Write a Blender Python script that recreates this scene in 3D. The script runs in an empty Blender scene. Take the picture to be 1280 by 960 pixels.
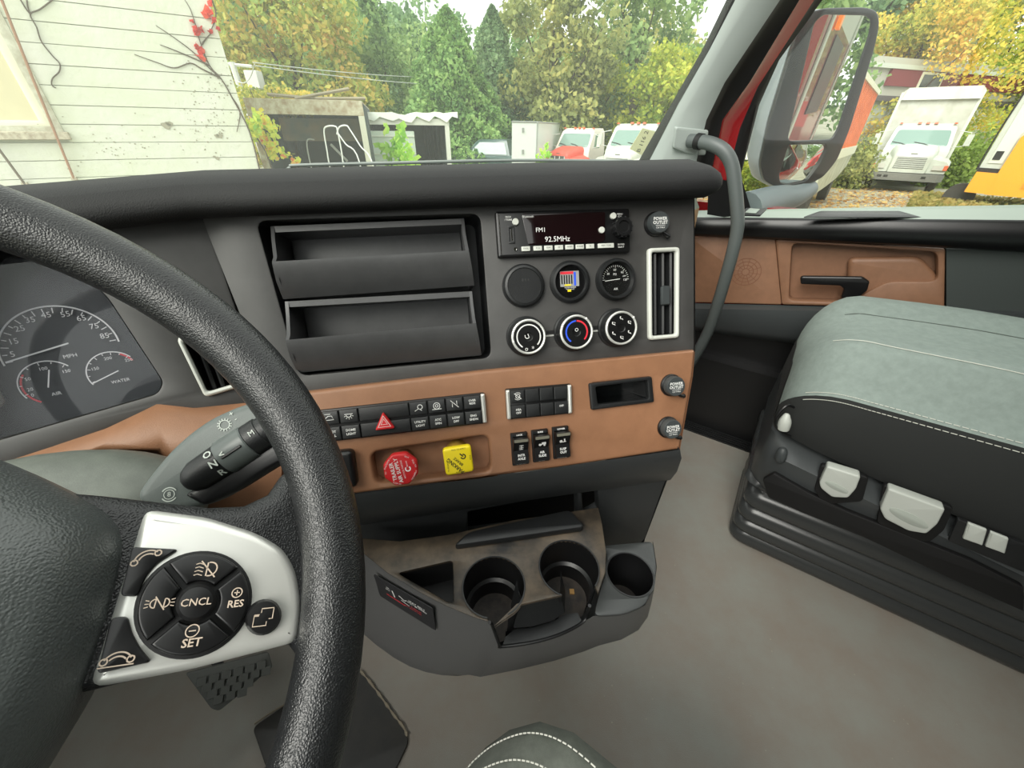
import bpy, bmesh, math, random
import numpy as np
from mathutils import Vector, Matrix
random.seed(7); rng = np.random.default_rng(7)
SC = bpy.context.scene; COL = SC.collection
PI = math.pi

# ------------------------------------------------------------------ camera, sky, sun, exposure
FPX = 481.0                                   # focal length in pixels of the 1280 px wide frame
CAMZ = 1.15                                   # eye height over the cab floor (z = 0); the yard lies at z = -1.15
up_c = Vector((9.0, 725.0, FPX)).normalized() # world up in camera axes
fw_c = Vector((0, 0, -1)); fw_c = (fw_c - fw_c.dot(up_c) * up_c).normalized()
rt_c = fw_c.cross(up_c)
RW = Matrix((rt_c, fw_c, up_c))               # camera axes -> world
CAM = Vector((0, 0, CAMZ))
cd = bpy.data.cameras.new('camera'); cam = bpy.data.objects.new('camera', cd); COL.objects.link(cam)
cam.matrix_world = Matrix.Translation(CAM) @ RW.to_4x4()
cd.sensor_width = 36; cd.lens = FPX / 1280 * 36; cd.clip_start = 0.02; cd.clip_end = 600
SC.camera = cam
SC.view_settings.view_transform = 'Standard'; SC.view_settings.look = 'None'
SC.view_settings.gamma = 1; SC.view_settings.use_curve_mapping = False
SC.view_settings.exposure = 1.0
w = bpy.data.worlds.new('overcast'); SC.world = w; w.use_nodes = True
bg = w.node_tree.nodes['Background']; bg.inputs[0].default_value = (0.965, 1.0, 0.955, 1); bg.inputs[1].default_value = 0.95
sd = bpy.data.lights.new('hazy_sun', 'SUN'); sd.energy = 1.9; sd.angle = math.radians(40); sd.color = (1, 0.97, 0.9)
so = bpy.data.objects.new('hazy_sun', sd); COL.objects.link(so)
so.rotation_euler = Vector((-0.45, -0.6, 0.65)).to_track_quat('Z', 'Y').to_euler()

# ------------------------------------------------------------------ pixel -> point helpers
def ray(x, y): return RW @ Vector((x - 640, 480 - y, -FPX)) / FPX
def at(x, y, d): return CAM + ray(x, y) * d
def far(x, y, Y):
    r = ray(x, y); return CAM + r * (Y / r.y)
def onpl(x, y, o, n):
    r = ray(x, y); return CAM + r * ((o - CAM).dot(n) / r.dot(n))
def onz(x, y, z): return onpl(x, y, Vector((0, 0, z)), Vector((0, 0, 1)))
AZ = math.radians(-56)
CF = Vector((math.sin(AZ), math.cos(AZ), 0)); CR = Vector((CF.y, -CF.x, 0)); ZZ = Vector((0, 0, 1))
def cb(r, f, z): return CR * r + CF * f + ZZ * z          # cab coordinates: right, forward, up
def onr(x, y, r): return onpl(x, y, CR * r, CR)
class Fr:
    def __init__(s, o, U, V):
        s.o = Vector(o); s.U = Vector(U).normalized(); V = Vector(V); s.V = (V - s.U * V.dot(s.U)).normalized(); s.N = s.U.cross(s.V)
    def P(s, u, v, n=0): return s.o + s.U * u + s.V * v + s.N * n
    def uv(s, x, y, n=0):
        p = onpl(x, y, s.o + s.N * n, s.N) - s.o; return (p.dot(s.U), p.dot(s.V))
    def sub(s, u, v, n=0, rot=0):
        c, k = math.cos(rot), math.sin(rot)
        return Fr(s.P(u, v, n), s.U * c + s.V * k, s.V * c - s.U * k)
    def uvs(s, pts, n=0): return [s.uv(x, y, n) for x, y in pts]

# ------------------------------------------------------------------ materials
def lin(c): return tuple(((v / 255) / 12.92 if v / 255 <= .04045 else ((v / 255 + .055) / 1.055) ** 2.4) for v in c)
MC = {}
def mat(name, rgb, rough=.5, metal=0, bump=0, bscale=600, kind='noise', var=0, vscale=8, rgb2=None, spec=.5, coat=0, emit=0):
    if name in MC: return MC[name]
    m = bpy.data.materials.new(name); m.use_nodes = True; nt = m.node_tree; N = nt.nodes; L = nt.links
    b = N['Principled BSDF']; c = lin(rgb)
    b.inputs['Base Color'].default_value = (*c, 1); b.inputs['Roughness'].default_value = rough; b.inputs['Metallic'].default_value = metal
    b.inputs['Specular IOR Level'].default_value = spec; b.inputs['Coat Weight'].default_value = coat
    tc = N.new('ShaderNodeNewGeometry')
    if var or rgb2:
        n = N.new('ShaderNodeTexNoise'); n.inputs['Scale'].default_value = vscale; n.inputs['Detail'].default_value = 6; n.inputs['Roughness'].default_value = .65
        L.new(tc.outputs['Position'], n.inputs['Vector'])
        r = N.new('ShaderNodeValToRGB'); L.new(n.outputs['Fac'], r.inputs[0])
        c2 = lin(rgb2) if rgb2 else tuple(v * (1 - var) for v in c)
        r.color_ramp.elements[0].position = .35; r.color_ramp.elements[0].color = (*c2, 1)
        r.color_ramp.elements[1].position = .65; r.color_ramp.elements[1].color = (*c, 1)
        L.new(r.outputs[0], b.inputs['Base Color'])
    if bump:
        if kind == 'leather':
            t = N.new('ShaderNodeTexVoronoi'); t.feature = 'SMOOTH_F1'; t.inputs['Scale'].default_value = bscale; o = t.outputs['Distance']
        elif kind == 'weave':
            t = N.new('ShaderNodeTexChecker'); t.inputs['Scale'].default_value = bscale; o = t.outputs['Fac']
        else:
            t = N.new('ShaderNodeTexNoise'); t.inputs['Scale'].default_value = bscale; t.inputs['Detail'].default_value = 3; o = t.outputs['Fac']
        L.new(tc.outputs['Position'], t.inputs['Vector'])
        bp = N.new('ShaderNodeBump'); bp.inputs['Strength'].default_value = bump; bp.inputs['Distance'].default_value = .6 / bscale if bscale > 30 else .02
        L.new(o, bp.inputs['Height']); L.new(bp.outputs[0], b.inputs['Normal'])
    if emit:
        b.inputs['Emission Color'].default_value = (*c, 1); b.inputs['Emission Strength'].default_value = emit
    MC[name] = m; return m
def leafmat(name, cols, nscale=.35):
    if name in MC: return MC[name]
    m = bpy.data.materials.new(name); m.use_nodes = True; nt = m.node_tree; N = nt.nodes; L = nt.links
    b = N['Principled BSDF']; g = N.new('ShaderNodeNewGeometry')
    n = N.new('ShaderNodeTexNoise'); n.inputs['Scale'].default_value = nscale; n.inputs['Detail'].default_value = 2; L.new(g.outputs['Position'], n.inputs['Vector'])
    a = N.new('ShaderNodeMath'); a.operation = 'MULTIPLY_ADD'; a.inputs[1].default_value = .45; L.new(g.outputs['Random Per Island'], a.inputs[0])
    s = N.new('ShaderNodeMath'); s.operation = 'MULTIPLY_ADD'; s.inputs[1].default_value = 1.5; s.inputs[2].default_value = -.48; L.new(n.outputs['Fac'], s.inputs[0]); L.new(s.outputs[0], a.inputs[2])
    r = N.new('ShaderNodeValToRGB'); L.new(a.outputs[0], r.inputs[0])
    el = r.color_ramp.elements
    while len(el) < len(cols): el.new(.5)
    for i, c in enumerate(cols): el[i].position = .1 + .8 * i / (len(cols) - 1); el[i].color = (*[min(.9, v_ * 1.3) for v_ in lin(c)], 1)
    L.new(r.outputs[0], b.inputs['Base Color']); b.inputs['Roughness'].default_value = .6; b.inputs['Specular IOR Level'].default_value = .2
    t = N.new('ShaderNodeBsdfTranslucent'); L.new(r.outputs[0], t.inputs[0])
    mx = N.new('ShaderNodeMixShader'); mx.inputs[0].default_value = .45; L.new(b.outputs[0], mx.inputs[1]); L.new(t.outputs[0], mx.inputs[2])
    L.new(mx.outputs[0], N['Material Output'].inputs[0]); MC[name] = m; return m
def glassmat(name, tint=(1, 1, 1), haze=.06, gloss=.06, hazecol=(.85, .9, .82)):  # pale diffuse share imitates the veil of light reflected in the glass
    if name in MC: return MC[name]
    m = bpy.data.materials.new(name); m.use_nodes = True; nt = m.node_tree; N = nt.nodes; L = nt.links; N.clear()
    out = N.new('ShaderNodeOutputMaterial'); tr = N.new('ShaderNodeBsdfTransparent'); tr.inputs[0].default_value = (*tint, 1)
    gl = N.new('ShaderNodeBsdfGlossy'); gl.inputs['Roughness'].default_value = .02
    di = N.new('ShaderNodeBsdfDiffuse'); di.inputs[0].default_value = (*hazecol, 1); ts = N.new('ShaderNodeBsdfTranslucent'); ts.inputs[0].default_value = (*hazecol, 1)
    dm = N.new('ShaderNodeMixShader'); dm.inputs[0].default_value = .6; L.new(di.outputs[0], dm.inputs[1]); L.new(ts.outputs[0], dm.inputs[2])
    a = N.new('ShaderNodeMixShader'); a.inputs[0].default_value = gloss; L.new(tr.outputs[0], a.inputs[1]); L.new(gl.outputs[0], a.inputs[2])
    b = N.new('ShaderNodeMixShader'); b.inputs[0].default_value = haze; L.new(a.outputs[0], b.inputs[1]); L.new(dm.outputs[0], b.inputs[2])
    L.new(b.outputs[0], out.inputs[0]); MC[name] = m; return m

BLK = mat('black_plastic', (31, 32, 33), .42, bump=.25, bscale=900, var=.25, vscale=30)
BLK2 = mat('satin_black', (17, 17, 18), .35)
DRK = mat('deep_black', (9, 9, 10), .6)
PAD = mat('dash_pad_vinyl', (13, 13, 14), .72, bump=.5, bscale=900, kind='leather')
PANG = mat('grey_dash_plastic', (66, 65, 64), .5, bump=.2, bscale=1500, var=.2, vscale=25)
BRN = mat('brown_dash_trim', (146, 104, 76), .48, bump=.35, bscale=1100, kind='leather', var=.12, vscale=40)
LEA = mat('wheel_leather', (30, 31, 32), .30, bump=.8, bscale=1150, kind='leather')
SILV = mat('silver_bezel', (228, 228, 222), .34, metal=.6, bump=.05, bscale=2000)
CHR = mat('chrome', (225, 225, 225), .12, metal=1)
WHT = mat('white_print', (225, 225, 222), .6)
IVO = mat('ivory_frame', (196, 198, 190), .45)
RED = mat('red_plastic', (200, 34, 38), .4)
YEL = mat('yellow_plastic', (240, 214, 30), .4)
PRTB = mat('black_print', (25, 25, 22), .6)
BLUE = mat('blue_print', (45, 85, 215), .5)
REDP = mat('red_print', (215, 45, 60), .5)
FLO = mat('floor_rubber', (148, 147, 139), .5, bump=.3, bscale=500, rgb2=(144, 135, 125), vscale=5)
FAB = mat('seat_cloth', (134, 146, 140), .9, bump=.5, bscale=900, kind='weave', var=.15, vscale=60)
FABD = mat('seat_side_cloth_shaded', (34, 36, 35), .9, bump=.5, bscale=900, kind='weave')  # dark side cloth, with the shade of the turned-away side put into its colour
THR = mat('stitching_thread', (205, 205, 195), .8)
PILL = mat('pillar_trim', (158, 166, 162), .6, bump=.2, bscale=800)
DOORG = mat('door_top_trim', (150, 162, 152), .5, bump=.2, bscale=800)
TRY = mat('tray_plastic', (78, 78, 79), .38, bump=.2, bscale=900, var=.15, vscale=40)
BRN2 = mat('brown_door_trim', (134, 97, 73), .5, bump=.35, bscale=1100, kind='leather', var=.12, vscale=40)
LOWP = mat('lower_dash_plastic', (50, 52, 53), .42, bump=.25, bscale=900)
DGRY = mat('dark_grey_plastic', (58, 62, 63), .5, bump=.2, bscale=900)
LEV = mat('pale_grey_lever', (178, 182, 175), .45)
CARRED = mat('red_paint', (150, 14, 22), .25, coat=.6)
WPAINT = mat('white_paint', (194, 200, 188), .45, var=.1, vscale=3)
GLS = glassmat('windscreen_glass', (.97, .99, .96), .13, .03)
GLS2 = glassmat('door_glass', (.97, .99, .96), .035, .05)
CLR = glassmat('lens', (1, 1, 1), .01, .06)

# ------------------------------------------------------------------ mesh builder
class MB:
    def __init__(s): s.v = []; s.f = []
    def add(s, vs, fs):
        k = len(s.v); s.v += [Vector(p) for p in vs]; s.f += [tuple(i + k for i in f) for f in fs]; return s
    def quad(s, a, b, c, d): return s.add([a, b, c, d], [(0, 1, 2, 3)])
    def box(s, fr, u0, u1, v0, v1, n0, n1, bev=0):
        if bev:
            b = min(bev, (u1 - u0) * .49, (v1 - v0) * .49, (n1 - n0) * .49)
            def ring(i, n): return [fr.P(u0 + i + (b if 0 else 0), v0 + i, n)]
            loops = []
            for (ins, n) in ((b, n0), (0, n0 + b), (0, n1 - b), (b, n1)):
                r = []
                for (cu, cv, a0) in ((u1, v1, 0), (u0, v1, 90), (u0, v0, 180), (u1, v0, 270)):
                    su = -1 if cu == u1 else 1; sv = -1 if cv == v1 else 1
                    for a in (0, 45, 90):
                        t = math.radians(a0 + a); R = b - ins * .0
                        rr = b if ins == 0 else b * .35
                        r.append(fr.P(cu + su * b + rr * math.cos(t), cv + sv * b + rr * math.sin(t), n))
                loops.append(r)
            return s.loft(loops)
        P = [fr.P(u, v, n) for n in (n0, n1) for v in (v0, v1) for u in (u0, u1)]
        return s.add(P, [(0, 2, 3, 1), (4, 5, 7, 6), (0, 1, 5, 4), (2, 6, 7, 3), (0, 4, 6, 2), (1, 3, 7, 5)])
    def loft(s, loops, caps=True, closed=True):
        n = len(loops[0]); vs = [p for l in loops for p in l]; fs = []
        for i in range(len(loops) - 1):
            for j in range(n if closed else n - 1):
                k = (j + 1) % n; fs.append((i * n + j, i * n + k, (i + 1) * n + k, (i + 1) * n + j))
        if caps and closed: fs.append(tuple(range(n))[::-1]); fs.append(tuple((len(loops) - 1) * n + i for i in range(n)))
        return s.add(vs, fs)
    def tube(s, pts, r, seg=10, caps=True, close=False):
        pts = [Vector(p) for p in pts]; n = len(pts); rr = r if isinstance(r, (list, tuple)) else [r] * n
        loops = []; up = None
        for i, p in enumerate(pts):
            a = pts[i - 1] if (i > 0 or close) else p; b = pts[(i + 1) % n] if (i < n - 1 or close) else p
            t = (b - a).normalized()
            if up is None: up = Vector((0, 0, 1)) if abs(t.z) < .9 else Vector((1, 0, 0))
            x = t.cross(up).normalized(); up = x.cross(t)
            loops.append([p + (x * math.cos(q) + up * math.sin(q)) * rr[i] for q in [2 * PI * j / seg for j in range(seg)]])
        if close: loops.append(loops[0]); caps = False
        return s.loft(loops, caps)
    def lathe(s, fr, prof, seg=28, caps=True, sx=1, sy=1):
        return s.loft([[fr.P(r * sx * math.cos(2 * PI * j / seg), r * sy * math.sin(2 * PI * j / seg), n) for j in range(seg)] for r, n in prof], caps)
    def prism(s, fr, poly, n0, n1, taper=0):
        cx = sum(p[0] for p in poly) / len(poly); cy = sum(p[1] for p in poly) / len(poly)
        return s.loft([[fr.P(u, v, n0) for u, v in poly], [fr.P(u + (cx - u) * taper, v + (cy - v) * taper, n1) for u, v in poly]])
    def strip(s, lines):
        """sheet through polylines of equal length"""
        n = len(lines[0]); fs = []
        for i in range(len(lines) - 1):
            for j in range(n - 1): fs.append((i * n + j, i * n + j + 1, (i + 1) * n + j + 1, (i + 1) * n + j))
        return s.add([p for l in lines for p in l], fs)
    def ribbon(s, fr, pts, wd, n=0, close=False):
        m = len(pts); L = []; Rr = []
        for i in range(m):
            a = pts[i - 1] if (i or close) else pts[i]; b = pts[(i + 1) % m] if (i < m - 1 or close) else pts[i]
            dx, dy = b[0] - a[0], b[1] - a[1]; l = math.hypot(dx, dy) or 1
            L.append(fr.P(pts[i][0] - dy / l * wd / 2, pts[i][1] + dx / l * wd / 2, n)); Rr.append(fr.P(pts[i][0] + dy / l * wd / 2, pts[i][1] - dx / l * wd / 2, n))
        if close: L.append(L[0]); Rr.append(Rr[0])
        return s.strip([Rr, L])
    def arc(s, fr, cx, cy, r, a0, a1, wd, n=0, k=24, ry=None):
        ry = ry or r
        return s.ribbon(fr, [(cx + r * math.cos(math.radians(a0 + (a1 - a0) * i / k)), cy + ry * math.sin(math.radians(a0 + (a1 - a0) * i / k))) for i in range(k + 1)], wd, n)
    def disc(s, fr, cx, cy, r, n=0, k=20):
        return s.add([fr.P(cx + r * math.cos(2 * PI * i / k), cy + r * math.sin(2 * PI * i / k), n) for i in range(k)], [tuple(range(k))])
    def text(s, fr, u, v, n, txt, size, rot=0, align='CENTER', sx=1, bold=0):
        key = (txt, align, bold)
        if key not in TXT:
            c = bpy.data.curves.new('t', 'FONT'); c.body = txt; c.size = 1; c.align_x = align; c.align_y = 'CENTER'; c.resolution_u = 2; c.fill_mode = 'FRONT'; c.offset = bold
            o = bpy.data.objects.new('t', c); me = o.to_mesh()
            TXT[key] = ([tuple(q.co) for q in me.vertices], [tuple(p.vertices) for p in me.polygons])
            o.to_mesh_clear(); bpy.data.objects.remove(o); bpy.data.curves.remove(c)
        vs, fs = TXT[key]; g = fr.sub(u, v, n, rot)
        return s.add([g.P(p[0] * size * sx, p[1] * size) for p in vs], fs)
    def plate(s, fr, loops, n0, n1, bev=0, res=1):
        """flat plate with rounded edges; first loop outer, others holes"""
        c = bpy.data.curves.new('p', 'CURVE'); c.dimensions = '2D'; c.fill_mode = 'BOTH'; h = (n1 - n0) / 2
        b = min(bev, h * .98); c.extrude = h - b; c.bevel_depth = b; c.offset = -b; c.bevel_resolution = res
        for lp in loops:
            sp = c.splines.new('POLY'); sp.points.add(len(lp) - 1); sp.use_cyclic_u = True
            for i, p in enumerate(lp): sp.points[i].co = (p[0], p[1], 0, 1)
        o = bpy.data.objects.new('p', c); me = o.to_mesh(); m = (n0 + n1) / 2
        s.add([fr.P(q.co.x, q.co.y, q.co.z + m) for q in me.vertices], [tuple(p.vertices) for p in me.polygons])
        o.to_mesh_clear(); bpy.data.objects.remove(o); bpy.data.curves.remove(c); return s
TXT = {}
def rnd(poly, r, k=4):
    """round the corners of a polygon"""
    out = []; n = len(poly)
    for i in range(n):
        p = Vector(poly[i][:2]); a = Vector(poly[i - 1][:2]) - p; b = Vector(poly[(i + 1) % n][:2]) - p
        rr = min(r, a.length * .45, b.length * .45); A = p + a.normalized() * rr; B = p + b.normalized() * rr
        for j in range(k + 1):
            t = j / k; q = A * (1 - t) ** 2 + p * 2 * t * (1 - t) + B * t * t; out.append((q.x, q.y))
    return out
def rect(u0, u1, v0, v1, r=0, k=4):
    p = [(u0, v0), (u1, v0), (u1, v1), (u0, v1)]; return rnd(p, r, k) if r else p
def circ(cx, cy, r, k=28, ry=None): return [(cx + r * math.cos(2 * PI * i / k), cy + (ry or r) * math.sin(2 * PI * i / k)) for i in range(k)]
def cat(pts, k=8):
    """catmull-rom through points"""
    P = [Vector(p) for p in pts]; out = []
    for i in range(len(P) - 1):
        a, b, c, d = P[max(i - 1, 0)], P[i], P[i + 1], P[min(i + 2, len(P) - 1)]
        for j in range(k):
            t = j / k; out.append(.5 * ((2 * b) + (c - a) * t + (2 * a - 5 * b + 4 * c - d) * t * t + (3 * b - a - 3 * c + d) * t ** 3))
    out.append(P[-1]); return out
ORG = {}
def obj(name, mb, m, parent=None, label=None, kind=None, flat=False, ang=35, doubles=False):
    me = bpy.data.meshes.new(name)
    o = bpy.data.objects.new(name, me); V = mb.v
    xs = [p.x for p in V]; ys = [p.y for p in V]; zs = [p.z for p in V]
    c = Vector(((min(xs) + max(xs)) / 2, (min(ys) + max(ys)) / 2, min(zs)))
    me.from_pydata([tuple(p - c) for p in V], [], mb.f); me.materials.append(m)
    bm = bmesh.new(); bm.from_mesh(me); bmesh.ops.remove_doubles(bm, verts=bm.verts, dist=1e-6); bmesh.ops.recalc_face_normals(bm, faces=bm.faces); bm.to_mesh(me); bm.free()
    if not flat:
        me.polygons.foreach_set('use_smooth', [True] * len(me.polygons)); me.set_sharp_from_angle(angle=math.radians(ang))
    COL.objects.link(o); ORG[o] = c
    if parent: o.parent = parent; o.location = c - ORG[parent]
    else: o.location = c
    if label: o['label'] = label
    if kind: o['kind'] = kind
    return o
def tag(o, label, cat_, group=None):
    o['label'] = label; o['category'] = cat_
    if group: o['group'] = group
    return o
def thing(name, label, cat_, loc, group=None, kind=None):
    o = bpy.data.objects.new(name, None); o.empty_display_size = .05; o.location = loc; COL.objects.link(o); ORG[o] = Vector(loc)
    if kind: o['kind'] = kind; o['label'] = label; return o
    return tag(o, label, cat_, group)
# ------------------------------------------------------------------ cab structure
FP = Fr((.06988, .54736, 1.03444), (.9807, .1951, 0), (-.1166, .3940, .9117))          # centre panel of the dash, facing the driver
HN = Vector((.1951, -.9807, 0))                                                        # horizontal direction out of that panel
WC = Vector((-.2877, .0257, 1.0073)); TAU = .7224
FW = Fr(WC, CR, CF * math.cos(TAU) + ZZ * math.sin(TAU))                               # steering wheel plane
FC = Fr(FP.P(-.428, -.05, 0), (.866, .500, 0), (-.207, .36, .91))                      # instrument cluster plane
FD = Fr(CR * 1.64, -CF, ZZ)                                                            # passenger door, u runs rearwards

# floor
mb = MB(); fz = Fr((0, 0, 0), CR, CF)
mb.box(fz, -.53, 1.66, -1.6, 1.25, -.04, 0)
fl = obj('floor', mb, FLO, label='grey dusty rubber cab floor', kind='structure')
# dark firewall under the dash
mb = MB(); mb.box(fz, -.53, 1.66, 1.25, 1.3, -.04, .95)
obj('wall_front', mb, DRK, label='dark firewall below the dash', kind='structure')
# rear wall of the cab (behind the camera) and driver's side wall with its window opening
mb = MB(); mb.box(fz, -.53, 1.66, -1.66, -1.6, -.04, 2.0)
obj('wall_back', mb, mat('rear_trim', (96, 96, 92), .9), label='grey trimmed rear wall of the cab', kind='structure')
mb = MB(); mb.box(fz, -.59, -.53, -1.6, 1.25, -.04, .9); mb.box(fz, -.59, -.53, -1.6, -.55, .9, 2.0)
obj('wall_left', mb, mat('left_trim', (60, 62, 62), .8), label='dark grey driver side wall', kind='structure')

mb = MB(); mb.box(fz, -.59, 1.72, -1.66, -.42, 1.95, 2.0)  # unseen rear roof piece, added to keep sky reflections off the dash
obj('ceiling', mb, mat('roof_lining', (120, 120, 114), .9), label='unseen grey roof lining added over the rear of the cab', kind='structure')
mb = MB(); mb.box(fz, 1.655, 1.69, .32, 1.3, -.04, .98); mb.box(fz, 1.655, 1.69, -1.6, -.80, -.04, 1.0)
obj('wall_right', mb, mat('right_trim', (50, 52, 52), .8), label='dark lining in front of and behind the passenger door', kind='structure')
# ribbed door sill on the floor
mb = MB()
for k in range(6): mb.box(fz, 1.585 + k * .011, 1.591 + k * .011, -1.4, .35, 0, .006 + .003 * k)
obj('trim_3', mb, BLK, label='black ribbed step sill along the door', kind='structure')

# windscreen
def wsb(r): return cb(r, .96 - .55 * ((r - .5) / 1.0) ** 2 * (1 if r < .5 else 1) , 1.03)
bot = [wsb(-.45 + 1.90 * i / 24) for i in range(25)]
top = [wsb(-.45 + 1.90 * i / 24) + CF * -.36 * 1.1 + ZZ * .75 + CR * (-.10 * (i / 24) + .10 * (1 - i / 24)) for i in range(25)]
mb = MB(); mid = [(a + b) / 2 + CF * .012 for a, b in zip(bot, top)]; mb.strip([bot, mid, top])
ws = obj('window_1', mb, GLS, label='slightly hazy curved windscreen', kind='structure')

# passenger A-pillar and weatherstrips, laid as skins between measured edges
def line(r0, r1, pts, ext=-75):
    out = []
    (xa, ya), (xb, yb) = pts[-2], pts[-1]; t = (ext - yb) / (yb - ya); pts = pts + [(xb + (xb - xa) * t, ext)]
    y0, y1 = pts[0][1], pts[-1][1]
    return [onr(x, y, r0 + (r1 - r0) * (y0 - y) / (y0 - y1)) for x, y in pts]
P0 = line(1.452, 1.355, [(792, 212), (839, 130), (878, 62), (908, 0)])
P1 = line(1.448, 1.35, [(806, 212), (848, 130), (887, 62), (919, 0)])
P1b = line(1.43, 1.34, [(822, 212), (856, 140), (905, 55), (938, 0)])
P2 = line(1.48, 1.40, [(868, 212), (883, 150), (906, 103), (975, 0)])
P2b = line(1.54, 1.45, [(874, 212), (890, 150), (914, 103), (982, 0)])
P3 = line(1.56, 1.48, [(884, 240), (903, 150), (937, 103), (992, 12)])
P3b = line(1.58, 1.50, [(886, 240), (906, 150), (941, 103), (998, 12)])
P4 = line(1.61, 1.53, [(904, 240), (925, 160), (947, 109), (1010, 12)])
P5 = line(1.645, 1.56, [(906, 262), (949, 131), (974, 75), (1028, 0)])
P5a = line(1.63, 1.55, [(915, 262), (946, 131), (970, 75), (1023, 0)])
mb = MB(); mb.strip([P0, P1]); obj('trim_1', mb, DRK, label='black rubber gasket beside the windscreen', kind='structure')
mb = MB(); mb.strip([P1, P1b, P2]); obj('trim_2', mb, PILL, label='grey plastic passenger windscreen pillar cover', kind='structure', ang=80)
mb = MB(); mb.strip([P2, P2b, P3]); obj('trim_4', mb, DRK, label='black door weatherstrip behind the grey pillar', kind='structure', ang=80)
# mount cover on the pillar for the grab handle
FM = Fr(onr(850, 178, 1.45), CF * -.75 + CR * .66, ZZ + CF * -.3)
if (CAM - FM.o).dot(FM.N) < 0: FM = Fr(FM.o, FM.U, -FM.V)
gh = thing('grab_handle', 'curved grey grab bar bolted to the passenger windscreen pillar', 'grab handle', onr(875, 300, 1.42))
mc = rnd(FM.uvs([(842, 157), (882, 161), (878, 192), (862, 192), (838, 183)]), .006)
obj('mount_cover', MB().plate(FM, [mc], .0, .022, .004), PILL, gh)
gp = [onr(862, 176, 1.44), onr(876, 177, 1.425), onr(892, 181, 1.41), onr(906, 190, 1.405), onr(915, 207, 1.405), onr(919, 235, 1.405), onr(922, 270, 1.405),
      onr(921, 290, 1.405), onr(915, 318, 1.405), onr(906, 350, 1.41), onr(897, 380, 1.42), onr(886, 412, 1.44), onr(872, 440, 1.46), onr(862, 456, 1.48)]
obj('grab_bar', MB().tube(cat(gp, 6), .0185, 14), mat('grab_grey', (82, 88, 87), .45, bump=.2, bscale=900), gh)
obj('collar', MB().tube([onr(871, 176.5, 1.431), onr(877, 177.5, 1.425)], .0215, 14), DRK, gh)

# ------------------------------------------------------------------ passenger door
door = thing('door_1', 'passenger door with brown and black lining', 'door', cb(1.64, -.3, 0), kind='structure')
mb = MB(); mb.strip([P3, P3b, P4]); obj('painted_frame', mb, CARRED, door, label='red painted inner door frame', ang=80)
mb = MB(); mb.strip([P4, P5a, P5]); obj('window_seal', mb, DRK, door, ang=80)
mb = MB(); mb.strip([[onr(886, 222, 1.575), onr(912, 226, 1.60), onr(928, 226, 1.63)], [onr(884, 268, 1.57), onr(908, 272, 1.60), onr(940, 266, 1.63)]])
obj('corner_cover', mb, BLK2, door)
def dl(n, xa, ya, xb, yb, xs):
    """door line through two pixels on plane n, sampled at pixel columns"""
    return [FD.P(*FD.uv(x, ya + (yb - ya) * (x - xa) / (xb - xa), n), n) for x in xs]
XS = [868, 950, 1100, 1290, 1420]
a0 = dl(-.03, 935, 262, 1280, 256, XS); a1 = dl(.045, 935, 272, 1280, 275, XS); a2 = dl(.06, 935, 276, 1280, 280, XS); a3 = dl(.055, 955, 296, 1280, 312, XS)
a4 = dl(.02, 955, 299, 1280, 315, XS)
mb = MB(); mb.strip([a0, a1]); obj('sill_top', mb, DOORG, door, label='grey green window ledge of the door', ang=50)
mb = MB(); mb.strip([a1, a2, a3, a4]); obj('armrest_rail', mb, BLK2, door, label='black padded rail under the window', ang=80)
# recess slot in the ledge and window switch plate
FS = Fr(onr(1085, 267, 1.60), CF * -1, CR * -.99 + ZZ * -.16); FS = Fr(FS.o, FS.U, -FS.V) if FS.N.z < 0 else FS
obj('ledge_recess', MB().plate(FS, [rnd(FS.uvs([(1003, 272), (1025, 264), (1150, 264), (1173, 272)]), .01)], -.001, .0012, .0005), BLK, door)
obj('window_switch', MB().plate(FS, [rnd(FS.uvs([(922, 270), (932, 262), (958, 263), (950, 271)]), .003)], 0, .006, .002), BLK, door)
obj('switch_rocker', MB().plate(FS, [rnd(FS.uvs([(930, 269), (936, 264), (949, 265), (944, 270)]), .002)], .006, .01, .002), DOORG, door)
# brown lining: speaker panel, then recessed pull panel
q = lambda pts, n: FD.uvs(pts, n)
sp = q([(862, 296), (969, 299), (977, 381), (862, 378)], .02)
obj('speaker_panel', MB().plate(FD, [rnd(sp, .006)], .0, .02, .004), BRN2, door)
mb = MB(); g = FD.uv(932, 340, .02)
for i in range(7):
    for j in range(-6, 7):
        pass
for rr in (.012, .024, .036, .048): mb.arc(FD, g[0], g[1], rr, 0, 360, .0025, .0205, 40)
for k in range(12):
    a = k * PI / 6; mb.ribbon(FD, [(g[0] + .012 * math.cos(a), g[1] + .012 * math.sin(a)), (g[0] + .048 * math.cos(a), g[1] + .048 * math.sin(a))], .002, .0204)
obj('speaker_grille', mb, mat('speaker_brown', (122, 82, 60), .6), door)
out = rnd(q([(969, 299), (1182, 311), (1181, 386), (977, 381)], .025), .008)
hole = rnd(q([(990, 304), (1172, 315), (1172, 352), (1110, 352), (1060, 378), (986, 376)], .025), .02)
obj('pull_panel', MB().plate(FD, [out, hole], -.02, .025, .006), BRN2, door)
rec = q([(980, 300), (1178, 312), (1178, 384), (980, 380)], -.02)
obj('pull_recess', MB().prism(FD, rec, -.04, -.018), BRN2, door)
bl = rnd(q([(1060, 322), (1150, 321), (1173, 345), (1173, 384), (1058, 380)], .005), .02)
obj('pull_cup', MB().plate(FD, [bl], -.02, .012, .014, 3), BRN2, door)
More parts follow.
